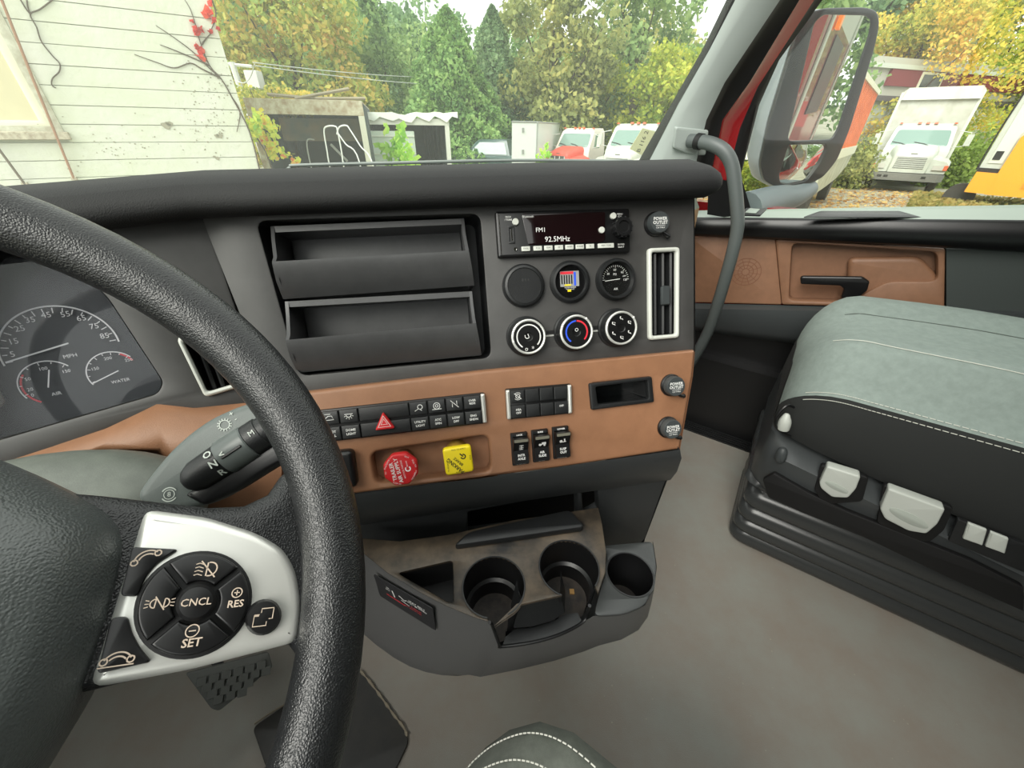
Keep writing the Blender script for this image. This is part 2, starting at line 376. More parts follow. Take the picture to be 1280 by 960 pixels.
# door lever
hd = rnd(q([(1000, 347), (1003, 345), (1078, 346), (1087, 352), (1084, 363), (1070, 374), (1051, 372), (1055, 361), (1050, 357), (1001, 355)], .04), .004)
obj('door_handle', MB().plate(FD, [hd], .026, .045, .005, 2), BLK2, door)
obj('handle_pivot', MB().lathe(FD.sub(*FD.uv(1070, 362, .03)), [(.014, -.02), (.014, .028)], 16), BLK2, door)
# lower lining
b0 = dl(.015, 875, 379, 1180, 386, XS); b1 = dl(.05, 875, 386, 1180, 391, XS); b2 = dl(.05, 875, 408, 1180, 446, XS); b3 = dl(-.02, 875, 414, 1180, 455, XS)
b4 = [Vector((p.x, p.y, .36)) for p in b3]; b5 = [p - CR * .05 for p in b4]; b6 = [Vector((p.x, p.y, .30)) for p in b5]; b7 = [Vector((p.x, p.y, .02)) + CR * .03 for p in b6]
mb = MB(); mb.strip([[p + CR * .075 for p in a4], [p + CR * .08 for p in b0]])
obj('backing', mb, BLK2, door)
mb = MB(); mb.strip([b0, b1, b2, b3]); obj('lower_rail', mb, DGRY, door, ang=60)
mb = MB(); mb.strip([b3, b4, b5, b6, b7]); obj('map_pocket', mb, BLK2, door, label='black lower lining and storage pocket', ang=60)
# grey cloth panel behind the brown lining
rp = q([(1183, 311), (1420, 318), (1420, 470), (1183, 440)], .02)
obj('rear_lining', MB().prism(FD, rp, -.02, .02), mat('grey_green_lining', (56, 62, 60), .7), door)
# door glass (a real pane just outside the ledge)
wl = [onr(x, y, 1.655) for x, y in ((915, 262), (949, 131), (974, 75), (1028, 0), (1075, -75))]
wr = [cb(1.655, -.95, 1.0 + .17 * i) for i in range(5)]
mb = MB(); mb.strip([wl, wr]); obj('window_2', mb, GLS2, label='passenger door window glass', kind='structure')

# ------------------------------------------------------------------ dashboard
dash = thing('dashboard', 'wraparound black dashboard with brown trim facing the driver', 'dashboard', FP.P(0, -.2, -.1))
K = FP.uvs
upper = K([(247, 262), (868, 236), (868, 441), (600, 468), (385, 493), (330, 497), (302, 400)])
cub = rnd(K([(320, 276), (600, 267), (614, 447), (374, 470)]), .012)
vent = rect(.122, .168, -.152, -.03, .004)
obj('centre_panel', MB().plate(FP, [upper, cub, vent], -.02, 0, .002), PANG, dash, label='matte grey centre panel angled to the driver')
# recess box behind the storage trays
mb = MB(); m = len(cub)
mb.loft([[FP.P(u, v, -.001) for u, v in cub], [FP.P(u * .985 - .004, v, -.055) for u, v in cub]], caps=False)
mb.add([FP.P(u * .985 - .004, v, -.055) for u, v in cub], [tuple(range(m))])
obj('tray_recess', mb, BLK, dash)
# right flank of the centre stack
mb = MB(); eR = [(868, 232), (869, 340), (869, 441)]
e0 = [FP.P(*FP.uv(x, y), 0) for x, y in eR]; e1 = [p + Vector((-.02, .25, -.0)) + FP.U * .0 for p in e0]
mb.strip([e0, [p + FP.U * .006 - FP.N * .01 for p in e0], [p + FP.U * .004 - HN * .32 for p in e0]])
obj('side_panel', mb, DGRY, dash, ang=60)
# brown lower trim of the centre stack, proud of the panel
bt = K([(336, 493), (385, 490), (600, 464), (869, 438), (866, 470), (850, 562), (700, 585), (443, 618), (420, 610), (352, 640), (300, 640), (322, 560)], .014)
pocket = rnd(K([(463, 566), (611, 544), (614, 590), (470, 606)], .014), .012)
slot = rnd(K([(741, 480), (810, 473), (811, 500), (744, 508)], .014), .003)
obj('brown_fascia', MB().plate(FP, [bt, pocket, slot], -.01, .014, .005, 3), BRN, dash, label='brown grained lower fascia')
pr = K([(455, 560), (618, 540), (622, 596), (462, 612)], -.006)
obj('valve_recess', MB().prism(FP, pr, -.02, -.006), BRN, dash)
# side cheek of the brown fascia
mb = MB(); f0 = [FP.P(*FP.uv(x, y, .008), .008) for x, y in ((868.5, 440), (866, 470), (850, 562))]
mb.strip([f0, [p - HN * .3 + FP.U * .0 for p in f0]]); obj('fascia_cheek', mb, BRN, dash, ang=60)

# vinyl top pad: profile swept along the cluster, round the corner and over the centre panel
def padprof(base, out, h):          # out = horizontal direction to the driver
    return [base + out * a + ZZ * b * h for a, b in ((-.02, .0), (.018, -.003), (.030, .003), (.034, .011), (.030, .021), (.018, .031), (-.002, .037), (-.04, .040), (-.14, .030), (-.30, .005))]
bl_ = FP.uv(250, 266); br_ = FP.uv(868, 242)
pathp = []
for t in range(0, 13):
    s = 1 - t / 12; u = br_[0] + .004 + (bl_[0] - br_[0]) * (t / 12); v = br_[1] + (bl_[1] - br_[1]) * (t / 12)
    pathp.append((FP.P(u, v, 0), HN, 1.0))
lu = FC.U; corner = pathp[-1][0]
nC = Vector((.5, -.866, 0))
for i in range(1, 9):
    a = i / 8; pathp.append((corner - lu * (.07 * i) + ZZ * (-.004 * i), (HN.lerp(nC, min(1, i / 3))).normalized(), 1.0))
mb = MB(); loops = [padprof(p, o_, h) for p, o_, h in pathp]
# rounded right end
endc = loops[0]; cen = sum(endc[1:8], Vector()) / 7
pre = [[cen + (p - cen) * k + FP.U * du for p in endc] for k, du in ((.25, .020), (.62, .017), (.86, .010))]
mb.loft(pre + loops, caps=True, closed=False)
mb.add(pre[0], [tuple(range(10))])
obj('top_pad', mb, PAD, dash, label='soft black grained pad along the top edge', ang=70)
# deck from the pad to the windscreen
mb = MB(); back = [l[-1] for l in loops]; glass = [wsb(1.42 - i * 1.87 / (len(back) - 1)) - ZZ * .012 for i in range(len(back))]
mb.strip([back, glass]); obj('dash_deck', mb, BLK, dash, ang=60)
# passenger part of the dash
mb = MB(); fr = Fr(cb(0, 0, 0), CR, ZZ)
prof = [(.275, .60), (.262, .80), (.268, .94), (.285, .965), (.30, 1.0), (.36, 1.045), (.55, 1.05)]
L = [[cb(r, f, z) for f, z in prof] for r in (.64, 1.1, 1.52)]
mb.strip([[cb(r, f, z) for f, z in prof[:3]] for r in (.64, 1.1, 1.49)]); obj('passenger_trim', mb, mat('tan_trim', (176, 140, 104), .55, bump=.2, bscale=900), dash, label='tan passenger side fascia', ang=70)
mb = MB(); mb.strip([[cb(r, f, z) for f, z in prof[2:]] for r in (.64, 1.1, 1.49)]); mb.strip([[cb(1.49, f, z) for f, z in prof], [cb(1.49, .55, z) for f, z in prof]])
obj('passenger_top', mb, mat('grey_green_trim', (104, 112, 100), .5), dash, ang=70)

# cluster bezel: left grey section with the cluster window and the left vent
lc = FC.uvs
bz = lc([(-70, 380), (-70, 262), (252, 258), (300, 400), (345, 500), (335, 510), (240, 520), (195, 512), (0, 590), (-70, 615)])
cw = rnd(lc([(-60, 300), (40, 310), (128, 364), (203, 478), (196, 492), (0, 549), (-60, 565)]), .014)
vl = rnd(lc([(222, 424), (262, 400), (300, 478), (256, 490)]), .004)
obj('cluster_surround', MB().plate(FC, [bz, cw, vl], -.03, 0, .004), PANG, dash)
mb = MB(); mb.loft([[FC.P(u, v, -.002) for u, v in cw], [FC.P(u * .97, v * .97 - .004, -.05) for u, v in cw]], caps=False)
obj('cluster_hood', mb, BLK2, dash)
# brown trim under the cluster (sloping shelf then face)
tl = [(-70, 600), (0, 577), (65, 556), (130, 535), (195, 503), (240, 508), (300, 502), (345, 496)]
tm = [(-70, 625), (0, 600), (70, 575), (135, 552), (200, 524), (250, 525), (305, 522), (352, 516)]
A = [FC.P(*FC.uv(x, y, -.004), -.004) for x, y in tl]; B = [FC.P(*FC.uv(x, y, .03), .03) for x, y in tm]
C_ = [FC.P(*FC.uv(x, y, .03), .03) for x, y in ((-70, 640), (0, 606), (60, 582), (120, 562), (200, 560), (222, 585), (262, 640), (352, 650))]
D_ = [FC.P(*FC.uv(x, y, -.03), -.03) for x, y in ((-70, 650), (0, 616), (60, 592), (120, 572), (195, 568), (212, 590), (250, 650), (352, 660))]
mb = MB(); mb.strip([A, B, C_, D_]); obj('brown_shelf', mb, BRN, dash, label='brown padded trim under the instruments', ang=75)
mb = MB(); cav = lc([(-70, 560), (250, 530), (400, 620), (400, 760), (-70, 760)], -.07)
mb.prism(FC, cav, -.09, -.07); obj('cavity_shade', mb, DRK, dash)  # black sheet standing in for the shade inside the cavity

# black lower fascia below the brown trim
FL = Fr(FP.P(0, -.33, .0), FP.U, ZZ)
def fl_(x, y, n): return FL.P(*FL.uv(x, y, n), n)
r0 = [fl_(x, y, .016) for x, y in ((352, 632), (443, 618), (600, 598), (850, 562))]
r1 = [fl_(x, y, .020) for x, y in ((352, 652), (443, 638), (600, 617), (852, 573))]
r2 = [fl_(x, y, .002) for x, y in ((352, 664), (443, 652), (600, 630), (846, 590))]
r3 = [fl_(x, y, -.035) for x, y in ((352, 670), (443, 658), (600, 634), (838, 600))]
mb = MB(); mb.strip([r0, r1, r2, r3]); mb.strip([[r[-1] for r in (r0, r1, r2, r3)], [r[-1] - HN * .25 for r in (r0, r1, r2, r3)]])
obj('lower_fascia', mb, LOWP, dash, ang=60)
lb = FL.uvs([(352, 640), (443, 625), (838, 585), (806, 674), (780, 700), (560, 740), (352, 740)], -.035)
lh = rnd(FL.uvs([(585, 640), (722, 615), (722, 655), (585, 672)], -.035), .004); lh2 = rnd(FL.uvs([(727, 612), (747, 610), (749, 640), (730, 650)], -.035), .003)
obj('lower_panel', MB().plate(FL, [lb, lh, lh2], -.06, -.035, .003), LOWP, dash)
cheek = [fl_(838, 590, -.036), fl_(806, 674, -.036), fl_(800, 700, -.036)]
mb = MB(); mb.strip([cheek, [p - HN * .25 + FP.U * .02 for p in cheek]]); obj('lower_cheek', mb, BLK, dash)
mb = MB(); mb.prism(FL, FL.uvs([(560, 600), (770, 590), (770, 700), (560, 720)], -.11), -.12, -.11); obj('pocket_back', mb, DRK, dash)

# ------------------------------------------------------------------ storage trays
def tray(lip, bot, back, name, label):
    """pixels: back top line, lip line, bottom line (left, right)"""
    t = thing(name, label, 'tray', FP.P(*FP.uv(*lip[0])), 'open storage trays in the dash')
    nl, nb, nk = .022, -.004, -.052
    def p(xy, n): return FP.uv(xy[0], xy[1], n)
    (ul, vl), (ur, vr) = p(lip[0], nl), p(lip[1], nl); (bl, wb), (br, wr2) = p(bot[0], nb), p(bot[1], nb)
    (kl, tk), (kr, tk2) = p(back[0], -.004), p(back[1], -.004)
    T = .004
    mb = MB()
    F = lambda u, v, n: FP.P(u, v, n)
    # outer front wall, curved
    o = [[F(ul + (bl - ul) * s_, vl + (wb - vl) * s_, nl + (nb - nl) * s_ ** 1.6) for s_ in (0, .1, .35, .6, .8, 1)], [F(ur + (br - ur) * s_, vr + (wr2 - vr) * s_, nl + (nb - nl) * s_ ** 1.6) for s_ in (0, .1, .35, .6, .8, 1)]]
    mb.strip(o)
    i_ = [[F(ul + T, vl, nl - T), F(ul + T, wb + .012, nb - T), F(ul + T, wb + .01, nk), F(kl + T, tk - .002, nk)], [F(ur - T, vr, nl - T), F(ur - T, wr2 + .012, nb - T), F(ur - T, wr2 + .01, nk), F(kr - T, tk2 - .002, nk)]]
    mb.strip(i_); mb.strip([[o[0][0], i_[0][0]], [o[1][0], i_[1][0]]])
    obj('bin', mb, TRY, t, ang=50)
    for sgn, (uo, vo, ub, wbb, uk, tt), nm in ((1, (ul, vl, bl, wb, kl, tk), 'end_wall'), (-1, (ur, vr, br, wr2, kr, tk2), 'end_wall')):
        mb = MB(); side = [F(uk, tt, -.004), F(uk, (tt * .6 + vo * .4), -.004 + .004), F(uo, vo + .006, nl - .006), F(uo, vo, nl), F(uo + (ub - uo) * .5, vo + (wbb - vo) * .5, nl * .66), F(ub, wbb, nb), F(ub, wbb, nk), F(uk, tt, nk)]
        n_ = len(side); mb.loft([side, [q_ + FP.U * sgn * T for q_ in side]]); obj(nm, mb, TRY, t)
    mb = MB(); mb.add([F(kl, tk, -.004), F(kr, tk2, -.004), F(kr, tk2 - .007, -.004), F(kl, tk - .007, -.004), F(kl, tk, nk), F(kr, tk2, nk), F(kr, tk2 - .007, nk), F(kl, tk - .007, nk)], [(0, 1, 2, 3), (4, 7, 6, 5), (0, 4, 5, 1), (3, 2, 6, 7)])
    obj('top_rim', mb, TRY, t)
    return t
tray(((340, 327), (586, 313)), ((354, 374), (593, 357)), ((338, 283), (580, 273)), 'storage_tray', 'upper open storage tray left of the radio')
tray(((357, 425), (595, 404)), ((372, 466), (602, 444)), ((356, 377), (590, 364)), 'storage_tray', 'lower open storage tray just above the brown trim')

# ------------------------------------------------------------------ radio
def vw(u): return FP.sub(u[0], u[1])
rc = FP.uv(707.5, 290, .012); RF = FP.sub(rc[0], rc[1])
radio = thing('car_radio', 'black single DIN radio with glossy display and white keys', 'radio', RF.P(0, -.03, .01))
obj('housing', MB().plate(RF, [rect(-.092, .092, -.0285, .0285, .003)], -.02, .010, .003), BLK2, radio)
obj('display', MB().plate(RF, [rnd([(-.058, .024), (.056, .024), (.055, -.011), (.05, -.0145), (-.052, -.0145)], .003)], .010, .0112, .0005), mat('display_glass', (22, 10, 12), .08, coat=.5), radio)
obj('side_strip', MB().box(RF, -.0885, -.0875, -.025, .024, .010, .0106), CHR, radio)
mb = MB(); mb.text(RF, -.034, .0035, .0114, 'FM1', .008); mb.text(RF, -.012, -.0085, .0114, '92.5MHz', .0095); mb.text(RF, -.050, .0205, .0114, 'Bluetooth', .0038)
mb.text(RF, -.076, .021, .0104, 'SRCH', .003, bold=.02); mb.text(RF, -.076, .0175, .0104, '/ TUNE', .003, bold=.02); mb.text(RF, .077, .021, .0104, 'MENU', .003); mb.text(RF, .077, .018, .0104, 'CLK', .003)
mb.text(RF, .078, -.018, .0104, 'SOUND', .0028); mb.text(RF, .078, -.0215, .0104, 'SELECT', .0028)
MCp = mb.v, mb.f
obj('lettering', mb, WHT, radio, flat=True)
keys = [(-.0555, .0115), (-.0395, .0115), (-.025, .0115), (-.0105, .0115), (.004, .0115), (.0185, .0115), (.033, .0115), (.0555, .023)]
for u, wd in keys:
    k_ = obj('key', MB().plate(RF, [rect(u - wd / 2, u + wd / 2, -.0222, -.0162, .0008)], .010, .0125, .0006), IVO, radio)
for u, t_ in zip([a[0] for a in keys], ('1', '2', '3', '4', '5', '6', 'AUX', 'CALL')):
    pass
mb = MB()
for u, t_ in zip([a[0] for a in keys], ('P.VOL', 'P1 A', 'P2 M', 'P3', 'P4 RPT', 'P5 RDM', 'P6', 'SEEK / TUNE')): mb.text(RF, u, -.019, .0127, t_, .0025)
obj('key_print', mb, PRTB, radio, flat=True)
for u, v in ((-.067, .0145), (.067, .0185), (.050, .001)):
    obj('round_key', MB().lathe(RF.sub(u, v), [(.0042, .010), (.0042, .0128), (.0036, .0134)], 18), IVO, radio)
kn = obj('volume_knob', MB().lathe(RF.sub(.078, .003), [(.0125, .010), (.0125, .019), (.0115, .021), (.008, .021), (.007, .019)], 24), BLK2, radio)
mb = MB()
for k in range(14):
    a = 2 * PI * k / 14; mb.box(RF.sub(.078 + .0122 * math.cos(a), .003 + .0122 * math.sin(a), .010, a), -.0008, .0012, -.0009, .0009, 0, .010)
obj('knob_grip', mb, BLK, radio)
obj('usb_port', MB().plate(RF, [rect(-.0775, -.069, -.012, .010, .001), rect(-.0755, -.071, -.009, .007, .0005)], .010, .0112, .0004), BLK, radio)
obj('usb_tongue', MB().box(RF, -.0735, -.072, -.008, .006, .009, .0105), CHR, radio)
obj('aux_jack', MB().lathe(RF.sub(-.069, -.019), [(.0024, .010), (.0024, .0108), (.0014, .0108), (.0012, .010)], 14), CHR, radio)

# ------------------------------------------------------------------ round gauges
def gauge(px, label):
    c = FP.uv(px[0], px[1], .008); g = FP.sub(*c); t = thing('round_gauge', label, 'gauge', g.P(0, -.03, 0)); return g, t
g, t = gauge((655, 357), 'blank round black gauge cover under the radio left end')
t.name = 'gauge_blank'
obj('cover', MB().lathe(g, [(.0285, 0), (.0285, .007), (.026, .0105), (.023, .0115), (.0225, .0100), (0.0001, .0100)], 36, caps=False), BLK, t)
mb = MB(); mb.text(g, .002, .007, .0102, '0 1 4', .005); obj('embossed_mark', mb, PANG, t, flat=True)
g, t = gauge((714, 352), 'round indicator with red, blue and yellow bars between blank cover and air gauge')
obj('bezel', MB().lathe(g, [(.0285, 0), (.0285, .004), (.025, .008), (.0225, .0085), (.0215, .003)], 36, caps=False), BLK, t)
obj('dial', MB().disc(g, 0, 0, .022, .0028, 32), mat('dial_black', (14, 14, 15), .25), t)
mb = MB(); mb.box(g, -.014, .013, -.006, .0145, .003, .0034); obj('bar_plate', mb, mat('plate_grey', (150, 150, 148), .4), t)
mb = MB(); mb.box(g, -.0135, .005, .0105, .014, .0034, .0037); obj('red_bar', mb, REDP, t)
mb = MB(); mb.box(g, .0055, .0085, -.005, .013, .0034, .0037); obj('blue_bar', mb, BLUE, t)
mb = MB(); mb.box(g, -.008, .001, -.005, -.003, .0034, .0037); mb.box(g, -.004, .001, -.013, -.010, .003, .0034); obj('yellow_bar', mb, YEL, t)
mb = MB()
for k in range(5): mb.box(g, -.0125 + k * .0035, -.0108 + k * .0035, -.0025, .0095, .0034, .0037)
obj('black_bar', mb, BLK2, t)
mb = MB(); mb.text(g, 0, -.0075, .0034, 'FILTER MINDER', .0024); mb.text(g, 0, -.0098, .0034, 'PULL TO RESET', .0018); obj('lettering', mb, WHT, t, flat=True)
g, t = gauge((771, 349), 'round white on black air pressure gauge beside the vent')
obj('bezel', MB().lathe(g, [(.0285, 0), (.0285, .008), (.026, .012), (.0235, .012), (.0225, .004)], 36, caps=False), BLK, t)
obj('dial', MB().disc(g, 0, 0, .023, .004, 32), MC['dial_black'], t)
mb = MB()
for k in range(21):
    a = math.radians(180 - k * 9); L_ = .0035 if k % 5 == 0 else .002; mb.ribbon(g, [(.0195 * math.cos(a), .0195 * math.sin(a)), ((.0195 - L_) * math.cos(a), (.0195 - L_) * math.sin(a))], .0006, .0044)
for x_, y_, s_ in ((-.011, .008, '30'), (-.001, .013, '60'), (.010, .009, '90'), (.014, -.001, '120'), (-.001, .007, 'PSI'), (0, -.013, 'AIR')): mb.text(g, x_, y_, .0044, s_, .0042)
mb.text(g, .013, .004, .0044, 'APP', .003)
obj('lettering', mb, WHT, t, flat=True)
mb = MB(); mb.ribbon(g, [(-.016, -.0015), (.006, .0005)], .0008, .0052); obj('needle', mb, WHT, t, flat=True)
obj('lens', MB().disc(g, 0, 0, .023, .0085, 32), CLR, t)

# ------------------------------------------------------------------ climate knobs
def knob(px, label, idx):
    g = FP.sub(*FP.uv(px[0], px[1], .02)); t = thing('climate_knob', label, 'knob', g.P(0, -.025, 0), 'row of three climate knobs')
    obj('skirt', MB().lathe(g, [(.0275, 0), (.0275, .004), (.0255, .006), (.0235, .018)], 36), BLK, t)
    obj('silver_ring', MB().lathe(g, [(.0235, .018), (.0232, .0205), (.022, .021), (.0205, .0205), (.0203, .018)], 36, caps=False), SILV, t)
    obj('face', MB().lathe(g, [(.0204, .012), (.0204, .0195), (.006, .0195), (.005, .0185), (.0001, .018)], 36, caps=False), BLK2, t)
    nd = {0: 192, 1: 52, 2: 38}[idx]; a = math.radians(nd)
    obj('pointer', MB().disc(g, .0222 * math.cos(a), .0222 * math.sin(a), .0016, .0214, 10), WHT, t)
    mb = MB()
    if idx == 0:
        mb.arc(g, 0, 0, .016, 235, -45, .0016, .0198); mb.arc(g, -.002, .001, .003, 150, 330, .0009, .0198); mb.ribbon(g, [(.0005, -.001), (-.001, .004)], .0009, .0198)
        mb.arc(g, -.004, -.0165, .0016, 0, 360, .0006, .0198); mb.text(g, .005, -.0165, .0198, '*', .009)
        obj('symbol', mb, WHT, t, flat=True)
    elif idx == 1:
        mb.arc(g, 0, 0, .015, 92, 235, .0022, .0198); obj('cold_arc', mb, BLUE, t, flat=True)
        mb = MB(); mb.arc(g, 0, 0, .015, 88, -45, .0022, .0198); obj('hot_arc', mb, REDP, t, flat=True)
        mb = MB(); mb.arc(g, 0, .003, .002, 0, 360, .0007, .0198); obj('symbol', mb, WHT, t, flat=True)
    else:
        for k in range(6):
            a = math.radians(90 - k * 60); cx, cy = .0135 * math.cos(a), .0135 * math.sin(a)
            mb.disc(g, cx - .0012, cy + .0018, .0009, .0198, 8)
            mb.ribbon(g, [(cx - .002, cy + .001), (cx - .0006, cy - .001), (cx + .0015, cy - .0008), (cx + .0024, cy - .0024)], .0009, .0198)
            if k % 2: mb.ribbon(g, [(cx + .001, cy + .0022), (cx + .0028, cy + .0005)], .0006, .0198)
        obj('symbol', mb, WHT, t, flat=True)
    return t
k1 = knob((661, 421), 'climate knob with a full white fan arc, leftmost of three', 0)
k2 = knob((721, 415), 'climate knob with a blue and red temperature arc', 1)
k3 = knob((777, 410), 'climate knob ringed by six white airflow symbols', 2)
mb = MB(); a_ = FP.uv(682, 420); b_ = FP.uv(760, 412); mb.ribbon(FP, [a_, b_], .0022, .0012)
obj('slider_line', mb, SILV, dash, flat=True)
mb = MB(); a_ = FP.uv(682, 415.5); b_ = FP.uv(760, 407.5); mb.ribbon(FP, [a_, b_], .004, .0010); obj('slider_slot', mb, DRK, dash, flat=True)

# ------------------------------------------------------------------ vents
def vent_(fr, outer, inner, label, uu, vv, nb):
    t = thing('air_vent', label, 'air vent', fr.P(uu[0], vv[0], 0))
    obj('frame', MB().plate(fr, [outer, inner], -.004, .006, .003, 2), IVO, t)
    mb = MB(); mb.loft([[fr.P(u, v, 0) for u, v in inner], [fr.P(u, v, -.045) for u, v in inner]], caps=False); mb.add([fr.P(u, v, -.045) for u, v in inner], [tuple(range(len(inner)))]); obj('duct', mb, DRK, t)
    for k in range(nb):
        x = uu[0] + (uu[1] - uu[0]) * (k + .5) / nb; dx = (vv[2] if len(vv) > 2 else 0)
        mb = MB(); mb.loft([[fr.P(x + (-.0022 + dx), vv[1], -.022), fr.P(x + .0022 + dx, vv[1], -.022), fr.P(x + .0052 + dx, vv[1], -.003), fr.P(x + .0030 + dx, vv[1], -.001), fr.P(x + .0008 + dx, vv[1], -.003)], [fr.P(x + (-.0022 - dx), vv[0], -.022), fr.P(x + .0022 - dx, vv[0], -.022), fr.P(x + .0052 - dx, vv[0], -.003), fr.P(x + .0030 - dx, vv[0], -.001), fr.P(x + .0008 - dx, vv[0], -.003)]])
        obj('vane', mb, BLK, t)
    return t
oc = FP.uvs([(806, 309), (851, 304), (852, 424), (810, 429)], .004)
cx = sum(p[0] for p in oc) / 4; cy = sum(p[1] for p in oc) / 4; hw = .0245; hh = .0645
ov = rect(cx - hw, cx + hw, cy - hh, cy + hh, .006); iv = rect(cx - hw + .006, cx + hw - .006, cy - hh + .006, cy + hh - .006, .003)
t = vent_(FP, ov, iv, 'upright air vent with ivory frame right of the gauges', (cx - hw + .006, cx + hw - .006), (cy - hh + .007, cy + hh - .007), 3)
obj('thumb_tab', MB().box(FP, cx - .004, cx + .010, cy - .016, cy + .012, -.002, .005, .003), DGRY, t)
lo = rnd(lc([(220, 423), (262, 398), (303, 483), (256, 497)], .004), .006); cxl = sum(p[0] for p in lo) / len(lo); cyl = sum(p[1] for p in lo) / len(lo)
li = [(cxl + (u - cxl) * .78, cyl + (v - cyl) * .86) for u, v in lo]
us = [p[0] for p in li]; vs_ = [p[1] for p in li]
vent_(FC, lo, li, 'slanted air vent with ivory frame behind the steering wheel rim', (min(us) + .004, max(us) - .004), (min(vs_), max(vs_), (li[-1][0] - li[0][0]) * .0), 3)

# ------------------------------------------------------------------ power outlets
def outlet(px, label):
    g = FP.sub(*FP.uv(px[0], px[1], .02)); g = Fr(g.o, g.U, g.V); t = thing('power_outlet', label, 'power outlet', g.P(0, -.017, 0), 'capped power outlets')
    n0 = .0 if px[1] < 300 else .014
    obj('socket_ring', MB().lathe(g, [(.0165, n0), (.0165, n0 + .003), (.015, n0 + .005)], 28), BLK2, t)
    obj('cap', MB().lathe(g, [(.0145, n0 + .004), (.0145, n0 + .013), (.0135, n0 + .015)], 28), DGRY, t)
    obj('tether', MB().tube(cat([g.P(.006, -.012, n0 + .008), g.P(.012, -.016, n0 + .008), g.P(.018, -.0175, n0 + .005)], 4), [.0025] * 8 + [.0035], 8), BLK2, t)
    mb = MB(); mb.text(g, 0, .004, n0 + .0153, 'POWER', .0058, bold=.02); mb.text(g, 0, -.001, n0 + .0153, 'OUTLET', .0058, bold=.02); mb.ribbon(g, [(-.007, -.0045), (.007, -.0045)], .0005, n0 + .0153); mb.text(g, 0, -.0075, n0 + .0153, '12V MAX', .0034)
    obj('lettering', mb, WHT, t, flat=True); return t
outlet((828, 276), 'capped power outlet beside the radio, above the vent')
outlet((841, 482), 'capped power outlet on brown trim, upper of the two')
outlet((837, 535), 'capped power outlet on brown trim near its bottom corner')

# ------------------------------------------------------------------ switch banks in the brown fascia
BF = Fr(FP.P(0, 0, .014), FP.U, FP.V)
def bank(corners, cols, name, label, ends, wide=None, icons=()):
    """corners TL TR BR BL pixels; cols list of widths"""
    c = BF.uvs(corners, .006); u0 = (c[0][0] + c[3][0]) / 2; u1 = (c[1][0] + c[2][0]) / 2; v1 = (c[0][1] + c[1][1]) / 2; v0 = (c[2][1] + c[3][1]) / 2
    sl = (c[1][1] - c[0][1]) / (c[1][0] - c[0][0])
    g = Fr(BF.P((u0 + u1) / 2, (v0 + v1) / 2, 0), BF.U + BF.V * sl, BF.V); W = (u1 - u0) / 2; H = (v1 - v0) / 2
    t = thing(name, label, 'switch bank', g.P(0, -H, 0))
    obj('frame', MB().plate(g, [rect(-W, W, -H, H, .003)], -.012, .004, .002), BLK2, t)
    tot = sum(cols); x = -W + (.006 if ends[0] else .002); span = 2 * W - (.006 if ends[0] else .002) - (.006 if ends[1] else .002)
    for k, cw_ in enumerate(cols):
        ww = span * cw_ / tot
        for r_ in (0, 1):
            va, vb = (.0015, H - .0022) if r_ == 0 else (-H + .0022, -.0015)
            obj('button', MB().plate(g, [rect(x + .0005, x + ww - .0005, va, vb, .001)], .003, .0078 if r_ else .007, .0012), BLK, t)
        x += ww
    for e, sx in ((ends[0], -1), (ends[1], 1)):
        if e: obj('end_cap', MB().plate(g, [rect(sx * W - (.006 if sx > 0 else 0), sx * W + (0 if sx > 0 else .006), -H + .001, H - .001, .002)], .002, .008, .003, 2), SILV, t)
    mb = MB()
    for (cu, cv, txt, sz) in icons: mb.text(g, cu, cv, .0082, txt, sz, bold=.03)
    return g, t, mb, W, H
g, t, mb, W, H = bank([(346, 519), (606, 491), (609, 529), (352, 561)], [1, 1, 1, 1, 2.7, 1, 1, 1, 1], 'switch_bank', 'long two-row black switch bank with red hazard triangle', (0, 1))
sp_ = (2 * W - .008) / 10.7; x0 = -W + .002
cxs = [x0 + sp_ * (i + .5) for i in range(4)] + [x0 + sp_ * 5.35] + [x0 + sp_ * (6.7 + i + .5) for i in range(4)]
up = H * .52; dn = -H * .45
for i, (a, b) in {2: ('FOOT', 'WELL'), 3: ('DOME', 'LIGHT'), 5: ('UTILITY', 'LIGHT'), 6: ('ATC', 'SPIN'), 7: ('LOW', 'DPF'), 8: ('ENG', 'SHDN')}.items():
    mb.text(g, cxs[i], dn + .002, .0082, a, .0042, bold=.02); mb.text(g, cxs[i], dn - .003, .0082, b, .0042, bold=.02)
mb.text(g, cxs[8], up + .002, .0074, 'OVER', .0038, bold=.02); mb.text(g, cxs[8], up - .002, .0074, 'RIDE', .0038, bold=.02)
# icons: car, dome lamp, lamp, wheel spin, trailer
def sub(i): return g.sub(cxs[i], up)
h = sub(2); mb.ribbon(h, [(-.005, -.003), (-.004, 0), (-.001, .002), (.003, .002), (.005, -.003), (-.005, -.003)], .0007, .0074); mb.ribbon(h, [(-.005, .0045), (.002, .0045)], .0006, .0074)
h = sub(3); mb.arc(h, 0, .001, .003, 180, 360, .0008, .0074, 8); mb.ribbon(h, [(-.005, .002), (.005, .002)], .0008, .0074)
for a in (200, 235, 270, 305, 340): mb.ribbon(h, [(.004 * math.cos(math.radians(a)), .001 + .004 * math.sin(math.radians(a))), (.006 * math.cos(math.radians(a)), .001 + .006 * math.sin(math.radians(a)))], .0006, .0074)
h = sub(5); mb.arc(h, .002, .001, .003, 0, 360, .0008, .0074, 14); mb.ribbon(h, [(-.005, -.004), (0, -.001), (.004, -.004)], .0008, .0074)
h = sub(6); mb.arc(h, 0, 0, .0042, 0, 360, .0008, .0074, 16); mb.arc(h, 0, 0, .0018, 0, 360, .0008, .0074, 10); mb.ribbon(h, [(-.006, -.0045), (.006, -.0045)], .0008, .0074)
